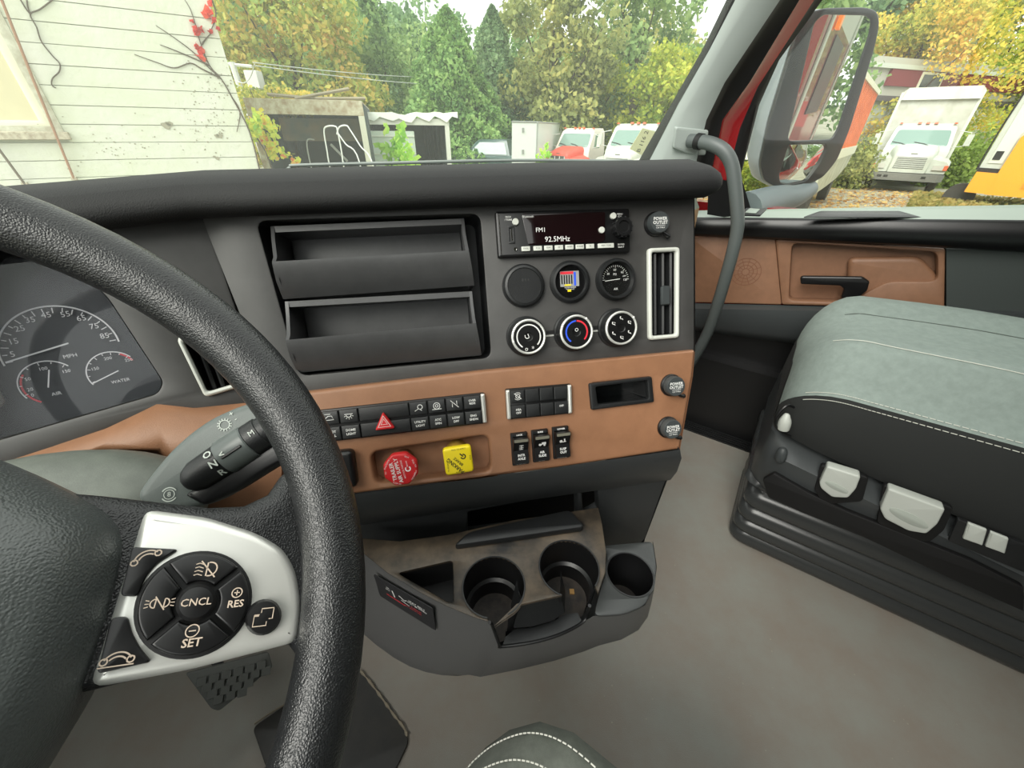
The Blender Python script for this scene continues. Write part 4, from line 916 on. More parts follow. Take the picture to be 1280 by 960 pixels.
obj('lettering', mb, mat('stalk_print', (205, 212, 204), .6), stk, flat=True)

# ------------------------------------------------------------------ instrument cluster
CFR = Fr(FC.P(0, 0, -.045), FC.U, FC.V)
clu = thing('instrument_cluster', 'dark instrument cluster with speedometer behind the wheel', 'instrument cluster', CFR.P(-.2, -.12, 0))
cwp = [(u, v) for u, v in cw]
obj('face', MB().prism(CFR, [(u * 1.0, v) for u, v in cwp], -.012, -.002), mat('cluster_face', (40, 44, 46), .35), clu)
def gfit(pts):
    P_ = np.array([CFR.uv(*p_) for p_ in pts]); A_ = np.c_[2 * P_, np.ones(len(P_))]; s_ = np.linalg.lstsq(A_, (P_ ** 2).sum(1), rcond=None)[0]; return s_[0], s_[1], math.sqrt(s_[2] + s_[0] ** 2 + s_[1] ** 2)
def aof(c, x, y): u, v = CFR.uv(x, y); return math.degrees(math.atan2(v - c[1], u - c[0]))
def dial(pts, start, end, labs, needle, ticks, label, extra, lw=.0016):
    c = gfit(pts); a0 = aof(c, *start); a1 = aof(c, *end)
    if a0 < 0: a0 += 360
    if a1 > a0: a1 -= 360
    mb = MB(); mb.arc(CFR, c[0], c[1], c[2], a0, a1, lw, .0004, 60)
    for k in range(ticks + 1):
        a = math.radians(a0 + (a1 - a0) * (k + .3) / (ticks + .6)); L_ = .12 if k % 2 == 0 else .08
        mb.ribbon(CFR, [(c[0] + c[2] * .96 * math.cos(a), c[1] + c[2] * .96 * math.sin(a)), (c[0] + c[2] * (.96 - L_) * math.cos(a), c[1] + c[2] * (.96 - L_) * math.sin(a))], lw * .6, .0004)
    for x, y, s_, z_ in labs:
        u, v = CFR.uv(x, y); mb.text(CFR, u, v, .0004, s_, z_)
    d = obj('dial_print', mb, WHT, clu, label=label, flat=True)
    mb = MB(); mb.ribbon(CFR, [CFR.uv(*needle[0]), CFR.uv(*needle[1])], lw, .004); obj('needle', mb, WHT, clu, flat=True)
    return c
dial([(68, 382), (149, 427), (35, 389), (100, 387), (12, 402), (130, 403), (6, 457), (1, 415)], (8, 457), (149, 427),
     [(16, 443, '5', .0085), (17, 427, '15', .0085), (25, 411, '25', .0085), (38, 400, '35', .0085), (58, 394, '45', .0085), (82, 393, '55', .0085), (102, 398, '65', .0085), (118, 408, '75', .0085), (131, 420, '85', .0085), (88, 445, 'MPH', .006)],
     ((10, 453), (88, 429)), 18, 'white speedometer print from 5 to 85', None)
dial([(21, 480), (34, 497), (50, 453), (86, 457), (27, 464), (68, 452)], (34, 498), (86, 457), [(54, 461, '100', .005), (83, 464, '150', .005), (35, 474, '50', .005), (38, 487, '20', .005), (41, 494, '0', .005), (71, 492, 'AIR', .0055)], ((64, 462), (63, 484)), 6, 'small white air pressure dial print', None, .0012)
dial([(108, 465), (117, 481), (130, 441), (163, 446), (112, 452), (147, 440)], (117, 481), (163, 446), [(119, 461, '150', .0048), (135, 448, '200', .0048), (161, 450, '250', .0048), (151, 476, 'WATER', .005)], ((118, 479), (150, 463)), 8, 'small white water temperature dial print', None, .0012)
mb = MB(); c = gfit([(21, 480), (34, 497), (50, 453), (86, 457), (27, 464), (68, 452)]); mb.arc(CFR, c[0], c[1], c[2] * .9, 235, 140, .0018, .0003, 20); c = gfit([(108, 465), (117, 481), (130, 441), (163, 446), (112, 452), (147, 440)]); mb.arc(CFR, c[0], c[1], c[2] * .93, 60, 25, .0018, .0003, 12)
obj('red_zone', mb, REDP, clu, flat=True)
dsp = rnd([CFR.uv(*p_) for p_ in ((-60, 478), (0, 487), (9, 503), (-2, 512), (-60, 530))], .004); obj('trip_display', MB().plate(CFR, [dsp], 0, .002, .001), mat('display_grey', (92, 86, 78), .3), clu)
obj('lens', MB().prism(CFR, [(u, v) for u, v in cwp], .024, .025), glassmat('cluster_lens', (.9, .9, .92), .01, .022), clu)

# ------------------------------------------------------------------ pedal, heater flap on the floor
pf = Fr(onz(288, 852, .14), CR, ZZ * .75 + CF * .66)
if pf.N.dot(CAM - pf.o) < 0: pf = Fr(pf.o, -pf.U, pf.V)
ped = thing('brake_pedal', 'black rubber pedal with block tread above the floor', 'pedal', pf.o - ZZ * .1)
pp = pf.uvs([(232, 842), (336, 815), (341, 834), (300, 868), (274, 889), (264, 886)])
obj('pad', MB().plate(pf, [rnd(pp, .006)], -.012, 0, .002), mat('pedal_rubber', (104, 106, 102), .7), ped)
us = [p_[0] for p_ in pp]; vs2 = [p_[1] for p_ in pp]
def inside(x, y, poly):
    c_ = False
    for i in range(len(poly)):
        (x1, y1), (x2, y2) = poly[i - 1], poly[i]
        if (y1 > y) != (y2 > y) and x < (x2 - x1) * (y - y1) / (y2 - y1) + x1: c_ = not c_
    return c_
A_ = pf.uv(240, 850); B_ = pf.uv(330, 826); D2 = pf.uv(268, 880)
for i in range(6):
    for j in range(4):
        sx = (i + .5) / 6; sy = (j + .5) / 4
        u = A_[0] + (B_[0] - A_[0]) * sx + (D2[0] - A_[0]) * sy; v = A_[1] + (B_[1] - A_[1]) * sx + (D2[1] - A_[1]) * sy
        if inside(u, v, pp): obj('tread_block', MB().box(pf.sub(u, v, 0, math.atan2(B_[1] - A_[1], B_[0] - A_[0])), -.0085, .0085, -.008, .008, -.001, .005, .001), MC['pedal_rubber'], ped)
obj('pedal_arm', MB().tube([pf.P(0, 0, -.012), pf.P(0, .05, -.06), pf.P(0, .12, -.05) + ZZ * .15], .009, 8), BLK, ped)
hm = rnd([(p_.x, p_.y) for p_ in [onz(x, y, .004) for x, y in ((316, 910), (362, 878), (452, 838), (490, 885), (512, 926), (500, 952), (470, 1010), (350, 1010))]], .012)
mt = thing('floor_mat', 'black rubber mat piece with torn pale edge on floor', 'mat', onz(415, 920, .0))
obj('mat_sheet', MB().plate(ZF, [hm], .0005, .008, .003), mat('mat_rubber', (46, 46, 46), .45, rgb2=(66, 64, 60), vscale=9), mt)
ed = [onz(x, y, .007) for x, y in ((450, 838), (462, 852), (474, 868), (484, 882), (494, 896), (504, 908), (509, 920))]
obj('torn_edge', MB().tube(cat(ed, 3), [.003 + .0015 * math.sin(i * 2.3) for i in range(19)], 6), mat('torn_pale', (150, 140, 122), .8), mt)
ed = [onz(x, y, .006) for x, y in ((318, 905), (338, 891), (360, 878))]
obj('worn_edge', MB().tube(ed, .0018, 6), MC['torn_pale'], mt)
# floor scuffs
mb = MB()
for k in range(60):
    x, y = random.uniform(640, 1200), random.uniform(700, 950); p_ = onz(x, y, .0004)
    if p_.dot(CR) > 1.03: continue
    mb.disc(ZF, p_.x, p_.y, random.uniform(.0008, .002), .0005, 5)
cr_ = obj('grit', mb, mat('grit', (165, 160, 145), .8), None, kind='stuff'); tag(cr_, 'tiny pale grit specks scattered on the rubber floor', 'grit')

# ------------------------------------------------------------------ passenger seat
seat = thing('passenger_seat', 'grey cloth air suspension passenger seat beside the door', 'seat', cb(1.27, -.5, 0))
def secs(fs, prof):
    return [[cb(r, f, z) for r, z in prof(f)] for f in fs]
def cush(f):
    t = (-.13 - f)                      # distance from the front edge
    e = min(1, math.sqrt(max(0, 1 - (1 - min(1, t / .11)) ** 2))); e = max(e, .02)
    zt = .735 + .02 * min(1, t / .3); zb = .47 - .16 * max(0, t - .08) * 1.0
    nr = 1.005 + (1 - e) * .10; frr = 1.525 - (1 - e) * .10; zt2 = .60 + (zt - .60) * e; zs = .525 + (.645 - .525) * e
    P_ = [(nr + .012, zb + .02), (nr, zb + .05), (nr - .004, (zb + zs) / 2), (nr + .002, zs - .02), (nr + .014, zs), (nr + .03, zs + .010), (nr + .06, zs + .028), (nr + .10, zt2 - .012), (nr + .13, zt2 + .0), (nr + .18, zt2 - .008), ((nr + frr) / 2, zt2 - .012), (frr - .16, zt2 - .008), (frr - .10, zt2 + .012), (frr - .05, zt2 + .01), (frr - .01, zt2 - .04), (frr, zs - .04), (frr - .01, zb + .02)]
    return P_
FSn = [-.13, -.132, -.138, -.148, -.162, -.18, -.205, -.235, -.28, -.36, -.46, -.56, -.66, -.75, -.82]
S = secs(FSn, cush)
top_ = [s[4:14] for s in S]; low1 = [s[:5] for s in S]; low2 = [s[13:] for s in S]
mb = MB(); mb.strip(low1); obj('cushion_side', mb, FABD, seat, label='black cloth cushion side with its shade in the colour', ang=75)
mb = MB(); mb.strip(top_); obj('cushion', mb, FAB, seat, label='grey woven cushion top', ang=75)
mb = MB(); mb.strip(low2); mb.strip([[S[0][0], S[0][16]], [S[-1][0], S[-1][16]]]); mb.add(S[0], [tuple(range(17))]); obj('cushion_base', mb, FABD, seat, ang=75)
for k, off in ((4, -.006), (4, .006)):
    pts = [s[k].lerp(s[5] if off > 0 else s[3], .45) + CR * -.001 + ZZ * .0012 for s in S[4:]]
    pts = [onr(1002, 545, 1.03)] * 0 + pts
    P_ = cat(pts, 8); mb = MB()
    for i in range(0, len(P_) - 1): mb.tube([P_[i], P_[i].lerp(P_[i + 1], .75)], .0009, 5)
    obj('stitching', mb, THR, seat)
pp_ = lambda s, p: s[int(p)].lerp(s[int(p) + 1], p - int(p))
pts = [pp_(s, 8.4 - 1.2 * min(1, i_ / 7)) + ZZ * .002 for i_, s in enumerate(S[5:])]; obj('centre_seam', MB().tube(cat(pts, 4), .0009, 5), THR, seat)
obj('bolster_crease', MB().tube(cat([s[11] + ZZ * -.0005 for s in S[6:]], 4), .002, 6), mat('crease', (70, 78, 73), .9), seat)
# backrest
def bk(z):
    t = (z - .72) / .6; f = -.74 - .10 * t; return [cb(1.02, f - .10, z), cb(1.01, f - .02, z), cb(1.06, f + .03, z), cb(1.15, f + .02, z), cb(1.27, f, z), cb(1.39, f + .02, z), cb(1.48, f + .03, z), cb(1.53, f - .02, z), cb(1.52, f - .10, z)]
mb = MB(); mb.loft([bk(z) for z in (.66, .75, .9, 1.1, 1.3, 1.38)]); obj('backrest', mb, FAB, seat, ang=75)
# base pan with levers
bp = lambda f, k: [cb(r, f, z) for r, z in ((1.04 + k, .29), (1.005 + k, .33), (.992 + k, .40), (.985 + k, .445 - .16 * max(0, -.21 - f)), (1.02 + k, .47 - .16 * max(0, -.21 - f)), (1.48, .47 - .16 * max(0, -.21 - f)), (1.50, .33))]
mb = MB(); mb.loft([bp(-.135, .06), bp(-.15, .03), bp(-.175, .008), bp(-.21, 0), bp(-.45, 0), bp(-.85, 0)]); obj('seat_pan', mb, mat('seat_pan_plastic', (60, 63, 64), .38), seat, ang=50)
SF = Fr(cb(.985, -.3, .38), -CF, ZZ)
def sq(pts, n): return SF.uvs(pts, n)
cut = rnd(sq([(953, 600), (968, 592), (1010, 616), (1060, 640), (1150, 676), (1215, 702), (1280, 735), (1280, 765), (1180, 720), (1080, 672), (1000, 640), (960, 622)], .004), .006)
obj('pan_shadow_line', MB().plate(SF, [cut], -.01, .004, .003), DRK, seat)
for pts, nm, lb in (([(1034, 583), (1076, 596), (1070, 612), (1060, 623), (1040, 622), (1026, 611), (1024, 604)], 'recline_lever', 'small pale grey seat adjustment lever'),
                    ([(1111, 611), (1182, 637), (1172, 656), (1158, 668), (1135, 664), (1106, 649), (1100, 637)], 'height_lever', 'large pale grey seat adjustment lever')):
    ss = rnd(sq(pts, .020), .006); lv = obj(nm, MB().plate(SF, [ss], -.006, .020, .004, 2), LEV, seat, label=lb)
    cx = sum(p_[0] for p_ in ss) / len(ss); cy = sum(p_[1] for p_ in ss) / len(ss); w3 = (max(p_[0] for p_ in ss) - min(p_[0] for p_ in ss))
    h = SF.sub(cx, cy - .004, .0203, math.radians(-12)); obj('finger_scoop', MB().plate(h, [circ(0, 0, w3 * .36, 24, w3 * .13)], -.001, .0008, .0006), mat('scoop_grey', (160, 166, 158), .5), lv)
obj('lever_socket', MB().plate(SF, [rnd(sq([(1026, 580), (1086, 596), (1078, 626), (1030, 630), (1018, 612)], .0), .008)], -.01, .003, .002), DRK, seat)
obj('lever_socket', MB().plate(SF, [rnd(sq([(1104, 605), (1192, 634), (1180, 662), (1162, 677), (1130, 672), (1096, 652)], .0), .008)], -.01, .003, .002), DRK, seat)
sf = rnd(sq([(1197, 648), (1282, 680), (1282, 716), (1185, 676)], .004), .004); sp_o = obj('switch_panel', MB().plate(SF, [sf], -.006, .006, .003), BLK, seat)
for pts in ([(1210, 653), (1234, 662), (1228, 682), (1203, 673)], [(1238, 664), (1261, 673), (1256, 692), (1231, 683)]): obj('seat_switch', MB().plate(SF, [rnd(sq(pts, .01), .003)], .004, .012, .003, 2), LEV, sp_o)
# front release loop and small knob
obj('release_bar', MB().tube(cat([onr(992, 509, 1.02), onr(984, 507, 1.0), onr(974, 516, .99), onr(969, 527, .985), onr(972, 536, .99), onr(988, 545, 1.0)], 5), .0035, 8), BLK2, seat)
obj('release_knob', MB().tube(cat([onr(979, 536, .992), onr(982, 524, .992), onr(984, 517, .995)], 3), [.013, .014, .014, .012, .009, .007, .004], 12), LEV, seat, label='pale grey knob at the cushion front')
obj('front_catch', MB().tube(cat([onr(974, 578, .995), onr(977, 568, .995), onr(979, 560, .995)], 3), [.006, .011, .013, .013, .012, .010, .006], 10), DGRY, seat)
# bellows: stacked folds
def fold(z, o_): return [cb(r, f, z) for r, f in rnd([(1.085 - o_, -.165 + o_), (1.45 + o_, -.165 + o_), (1.45 + o_, -.90), (1.085 - o_, -.90)], .05, 5)]
zs = [(0.0, .0), (.012, .008), (.03, .012), (.045, .006), (.052, .001), (.062, .010), (.08, .015), (.098, .010), (.106, .002), (.118, .012), (.138, .017), (.158, .012), (.166, .003), (.18, .015), (.205, .021), (.23, .014), (.238, .004), (.26, .022), (.285, .040), (.30, .034), (.31, .02)]
mb = MB(); mb.loft([fold(z, o_) for z, o_ in zs]); obj('bellows', mb, mat('bellows_rubber', (54, 56, 56), .26), seat, label='black ribbed rubber suspension bellows', ang=60)

# ------------------------------------------------------------------ driver seat (front corner of the cushion)
ds = thing('driver_seat', 'grey woven driver seat corner at the bottom edge', 'seat', cb(-.1, -.2, 0))
def dc(f):
    t = .135 - f; e = max(.05, math.sqrt(max(0, 1 - (1 - min(1, t / .12)) ** 2)))
    hw = .27 * (.45 + .55 * e) ; c0 = -.10 ; zt = .40 + .185 * e
    return [(c0 - hw, .40), (c0 - hw, zt - .03), (c0 - hw + .03, zt), (c0, zt + .01), (c0 + hw - .05, zt), (c0 + hw - .02, zt - .008), (c0 + hw, zt - .03), (c0 + hw, .40)]
FS2 = [.135, .133, .125, .11, .09, .06, .02, -.04, -.12, -.22, -.34]
S2 = secs(FS2, dc); mb = MB(); mb.loft(S2); obj('cushion', mb, mat('driver_cloth', (108, 112, 104), .9, bump=.7, bscale=700, kind='weave', var=.2, vscale=90), ds, ang=75)
for k, dz in ((4, .001), (5, .001)):
    P_ = cat([s[k] + ZZ * dz for s in S2[2:]], 8); mb = MB()
    for i in range(len(P_) - 1): mb.tube([P_[i], P_[i].lerp(P_[i + 1], .7)], .0008, 5)
    obj('stitching', mb, THR, ds)
obj('seat_base', MB().box(fz, -.30, .10, -.36, .02, 0, .40, .02), BLK, ds)

# ------------------------------------------------------------------ outside mirror
vd = (at(1035, 110, 1) - CAM).normalized()
MO = onr(1040, 120, 1.96)
# tilt so that the sight line is thrown back along the flank of the truck
RD = (-CF * .985 - CR * .062 + ZZ * .01).normalized(); MN = (RD - vd).normalized()
MF = Fr(MO, MN.cross(ZZ) * -1, ZZ - MN * ZZ.dot(MN))
if MF.N.dot(MN) < 0: MF = Fr(MO, -MF.U, MF.V)
mir = thing('side_mirror', 'tall grey outside mirror beyond the passenger window', 'mirror', MO - ZZ * .3)
hsf = MF.uvs([(996, 40), (1008, 16), (1030, 10), (1082, 9), (1096, 14), (1099, 30), (1092, 62), (1062, 160), (1046, 200), (1028, 222), (1005, 233), (972, 235), (955, 226), (950, 205), (962, 150), (982, 85)])
hsf = rnd(hsf, .02, 3); gc = (sum(p_[0] for p_ in hsf) / len(hsf), sum(p_[1] for p_ in hsf) / len(hsf))
gm = rnd(MF.uvs([(1018, 28), (1030, 18), (1082, 19), (1090, 24), (1088, 40), (1048, 160), (1040, 174), (988, 176), (985, 172)], .002), .012)
gl_ = rnd(MF.uvs([(986, 181), (1032, 180), (1034, 186), (1024, 205), (1008, 226), (985, 231), (975, 228), (974, 218)], .002), .012)
obj('bezel', MB().plate(MF, [hsf, gm, gl_], -.012, .004, .004, 2), mat('mirror_black', (34, 36, 38), .3), mir)
MIR = mat('mirror_silver', (232, 236, 232), .0, metal=1)
obj('main_glass', MB().prism(MF, gm, -.004, -.001), MIR, mir, label='large flat mirror glass')
# convex lower glass
gcx = sum(p_[0] for p_ in gl_) / len(gl_); gcy = sum(p_[1] for p_ in gl_) / len(gl_); mb = MB()
L = [[MF.P(gcx + (u - gcx) * k, gcy + (v - gcy) * k, -.004 + .016 * (1 - k * k) * .5) for u, v in gl_] for k in (1, .8, .6, .4, .2, .02)]
mb.loft(L, caps=False); obj('convex_glass', mb, MIR, mir, label='small convex mirror glass below', ang=80)
# housing shell bulging forwards
L = []
for k, n in ((1, -.013), (1.01, -.03), (.98, -.075), (.88, -.11), (.6, -.13), (.2, -.135)): L.append([MF.P(gc[0] + (u - gc[0]) * k + n * -.0, gc[1] + (v - gc[1]) * k, n) for u, v in hsf])
mb = MB(); mb.loft(L, caps=True); obj('housing', mb, mat('mirror_housing', (140, 150, 153), .4), mir, label='grey mirror housing', ang=70)
am = [onr(1012, 236, 2.05), onr(992, 246, 1.95), onr(966, 251, 1.85), onr(930, 264, 1.69)]
mb = MB(); mb.tube(cat(am, 5), [.03 + .0022 * i for i in range(16)], 16); obj('mirror_arm', mb, mat('arm_grey', (104, 114, 118), .5), mir)

# ------------------------------------------------------------------ outside of the own truck: hood, cab flank, sleeper
own = thing('own_truck_body', 'red flank of the tractor seen only in the outside mirror', 'truck', cb(1.75, -1.5, -1.15))
mb = MB(); ox = Fr((0, 0, 0), CR, CF)
mb.box(ox, 1.70, 1.76, -.95, .55, -.75, .93); mb.box(ox, 1.70, 1.76, -3.6, -.95, -.75, 1.6)
obj('red_flank', mb, CARRED, own)
mb = MB(); mb.box(ox, 1.66, 1.76, -3.6, -1.0, 1.6, 2.1); obj('roof_fairing', mb, WPAINT, own)
mb = MB(); mb.box(ox, 1.762, 1.766, -2.6, -1.7, 1.15, 1.55); obj('sleeper_window', mb, BLK2, own)
mb = MB(); mb.box(ox, 1.762, 1.77, -1.22, -1.12, -.6, 1.9); mb.box(ox, 1.762, 1.77, -3.3, -3.2, -.6, 2.0); obj('white_strip', mb, WPAINT, own)
obj('grab_rail', MB().tube([cb(1.77, -1.05, 0), cb(1.83, -1.05, .05), cb(1.83, -1.05, .85), cb(1.77, -1.05, .9)], .014, 8), CHR, own)
mb = MB(); mb.box(ox, 1.765, 1.785, -1.5, -1.4, 1.55, 1.62); obj('marker_lamp', mb, mat('amber', (240, 120, 30), .3, emit=.4), own)
mb = MB()
for k in range(2): mb.tube([cb(1.775, -1.4 - .0, -.3 + k * .12), cb(1.775, -3.0, .35 + k * .12)], .012, 6)
obj('gold_stripe', mb, mat('gold_stripe', (214, 190, 150), .4), own)
hood = MB(); L = []
for f, z, h_ in ((1.02, .93, .95), (1.3, .80, .92), (1.8, .62, .85), (2.4, .42, .74), (2.55, .2, .70)): L.append([cb(.55 + r, f, z - .35 * (abs(r) / 1.0) ** 2.5) for r in [-h_ + 2 * h_ * i / 12 for i in range(13)]])
hood.strip(L); obj('hood', hood, CARRED, own, label='red sloping hood below the sight line', ang=70)
# wiper resting at the foot of the windscreen
wp = thing('windscreen_wiper', 'thin pale wiper blade lying at the foot of windscreen', 'wiper', at(500, 205, .95))
pts = [far(x, y, .93 + (x - 360) * .0002) for x, y in ((358, 213), (364, 209), (375, 206.5), (500, 203.5), (640, 200.5), (790, 201.5))]
obj('blade', MB().tube(cat(pts, 5), .0032, 8), mat('wiper_grey', (120, 128, 124), .4), wp)
# note stuck low inside the windscreen corner
nb = (at(800, 178, 1) - CAM).normalized(); nf = Fr(at(797, 178, 1.38), Vector((.86, .25, .0)).normalized(), ZZ + Vector((-.2, -.25, 0)))
if nf.N.dot(CAM - nf.o) < 0: nf = Fr(nf.o, -nf.U, nf.V)
nt = thing('windscreen_note', 'pale yellow handwritten note stuck in the windscreen corner', 'note', nf.o - ZZ * .08)
npg = nf.uvs([(803, 160), (822, 165), (802, 194), (787, 186)])
obj('paper', MB().prism(nf, npg, 0, .001), mat('note_paper', (222, 224, 176), .8), nt)
a_ = nf.uv(803, 164); b_ = nf.uv(793, 188); ra_ = math.atan2(a_[1] - b_[1], a_[0] - b_[0]); mb = MB(); c_ = nf.uv(803, 177)
h = nf.sub(c_[0], c_[1], .0015, ra_); mb.text(h, 0, .0, 0, 'B 116 2', .022); obj('handwriting', mb, PRTB, nt, flat=True)
# ------------------------------------------------------------------ the yard
GZ = -1.15
WF = Fr((0, 0, GZ), (1, 0, 0), (0, 1, 0))
mb = MB(); mb.quad(Vector((-150, 2.2, GZ)), Vector((150, 2.2, GZ)), Vector((150, 160, GZ)), Vector((-150, 160, GZ))); mb.quad(Vector((-150, -120, GZ)), Vector((150, -120, GZ)), Vector((150, 2.2, GZ)), Vector((-150, 2.2, GZ)))
gr = obj('ground', mb, mat('gravel', (168, 166, 148), .95, rgb2=(136, 132, 112), vscale=1.2), label='pale gravel yard with scattered leaves', kind='structure', flat=True)

def quads(name, P, S, m, parent=None, kind='stuff', flatz=0.0, label=None, aspect=1.0):
    """many small leaf quads"""
    n = len(P); a = rng.normal(size=(n, 3)); a /= np.linalg.norm(a, axis=1)[:, None]; b = rng.normal(size=(n, 3))
    if flatz: a[:, 2] *= flatz; b[:, 2] *= flatz
    b -= a * (a * b).sum(1)[:, None]; a /= np.linalg.norm(a, axis=1)[:, None]; b /= np.linalg.norm(b, axis=1)[:, None]
    S = np.asarray(S)[:, None] * .5; A = a * S; B = b * S * aspect
    V = np.stack([P - A - B, P + A - B * .6, P + A * 1.1 + B, P - A * .7 + B], 1).reshape(-1, 3)
    c = V.mean(0); c[2] = V[:, 2].min(); V = V - c
    me = bpy.data.meshes.new(name); me.vertices.add(4 * n); me.vertices.foreach_set('co', V.ravel().astype(np.float32))
    me.loops.add(4 * n); me.loops.foreach_set('vertex_index', np.arange(4 * n, dtype=np.int32)); me.polygons.add(n)
    me.polygons.foreach_set('loop_start', np.arange(0, 4 * n, 4, dtype=np.int32)); me.update(calc_edges=True); me.materials.append(m)
    o = bpy.data.objects.new(name, me); COL.objects.link(o); ORG[o] = Vector(c)
    if parent: o.parent = parent; o.location = Vector(c) - ORG[parent]
    else: o.location = Vector(c)
    if kind: o['kind'] = kind
    if label: o['label'] = label
    return o
BARK = mat('bark', (92, 80, 66), .9, bump=.4, bscale=20, var=.3, vscale=6)
GREEN = leafmat('leaf_green', [(70, 98, 62), (116, 146, 90), (150, 174, 112), (176, 194, 128)])
DARKG = leafmat('leaf_dark', [(66, 92, 68), (100, 130, 92), (130, 158, 114), (154, 176, 128)])
AUT = leafmat('leaf_autumn', [(100, 130, 68), (150, 164, 84), (186, 176, 92), (206, 160, 98)])
YELL = leafmat('leaf_yellow', [(112, 130, 60), (168, 172, 80), (206, 188, 88), (216, 172, 84)])
OLIV = leafmat('leaf_olive', [(84, 98, 60), (126, 136, 84), (156, 162, 100), (184, 178, 108)])
CONI = leafmat('leaf_conifer', [(72, 106, 62), (108, 144, 84), (138, 170, 102), (160, 186, 116)], 1.2)
YGR = leafmat('leaf_yellow_green', [(104, 130, 48), (156, 170, 66), (194, 196, 84), (206, 186, 80)])
def tree(name, label, pos, H, R, m, n, size, kind='round', seed=0, base=.25, group='trees around the yard'):
    g = np.random.default_rng(seed + 100); t = thing(name, label, 'tree', Vector((pos[0], pos[1], GZ)), group)
    P = []
    if kind == 'cone':
        z = g.random(n) ** 1.25; zc = GZ + .2 + z * (H - .2); rr = R * (1 - z) ** .75 * (.55 + .5 * g.random(n) ** .5) * np.where(z < .12, .75 + z * 2, 1); a = g.random(n) * 2 * PI
        rr *= 1 + .13 * np.sin(a * 7 + z * 25) + .1 * np.sin(a * 3 - z * 11); P = np.stack([pos[0] + rr * np.cos(a), pos[1] + rr * np.sin(a), zc], 1)
    else:
        nb = 46; bc = []
        for i in range(nb):
            a = g.random() * 2 * PI; r = R * g.random() ** .5; hz = base + (1 - base) * g.random(); k = math.sin(PI * min(1, max(.12, (hz - base) / (1 - base) * .8 + .18))) ** .5
            bc.append((pos[0] + r * k * math.cos(a), pos[1] + r * k * math.sin(a), GZ + H * hz - R * .12, R * (.22 + .2 * g.random())))
        idx = g.integers(0, nb, n); B = np.array(bc)[idx]; d = g.normal(size=(n, 3)); d /= np.linalg.norm(d, axis=1)[:, None]; rad = B[:, 3] * (.45 + .6 * g.random(n) ** .6)
        P = B[:, :3] + d * rad[:, None] * np.array([1, 1, .8])
        tr = MB(); hgt = H * .72
        tr.tube(cat([Vector((pos[0], pos[1], GZ - .05)), Vector((pos[0] + .15, pos[1], GZ + hgt * .35)), Vector((pos[0] - .1, pos[1] + .1, GZ + hgt * .7)), Vector((pos[0] + .1, pos[1], GZ + hgt))], 3), [.028 * H * (1 - i / 11) + .03 for i in range(10)], 7)
        for i in range(0, nb, 4):
            b_ = bc[i]; s_ = min(.9, max(.25, (b_[2] - GZ) / H * .7)); tr.tube([Vector((pos[0], pos[1], GZ + hgt * s_)), Vector((b_[0], b_[1], b_[2]))], [.05 + .004 * H, .02], 5)
        obj('trunk', tr, BARK, t)
    if kind == 'cone': obj('trunk', MB().tube([Vector((pos[0], pos[1], GZ - .05)), Vector((pos[0], pos[1], GZ + H * .8))], [.16, .03], 7), BARK, t)
    quads('foliage', P, size * (.6 + .8 * g.random(n)), m, t, aspect=.75); return t
def XY(px, Y): p = far(px, 161, Y); return p.x, p.y
def Hof(py, Y): return far(640, py, Y).z - GZ
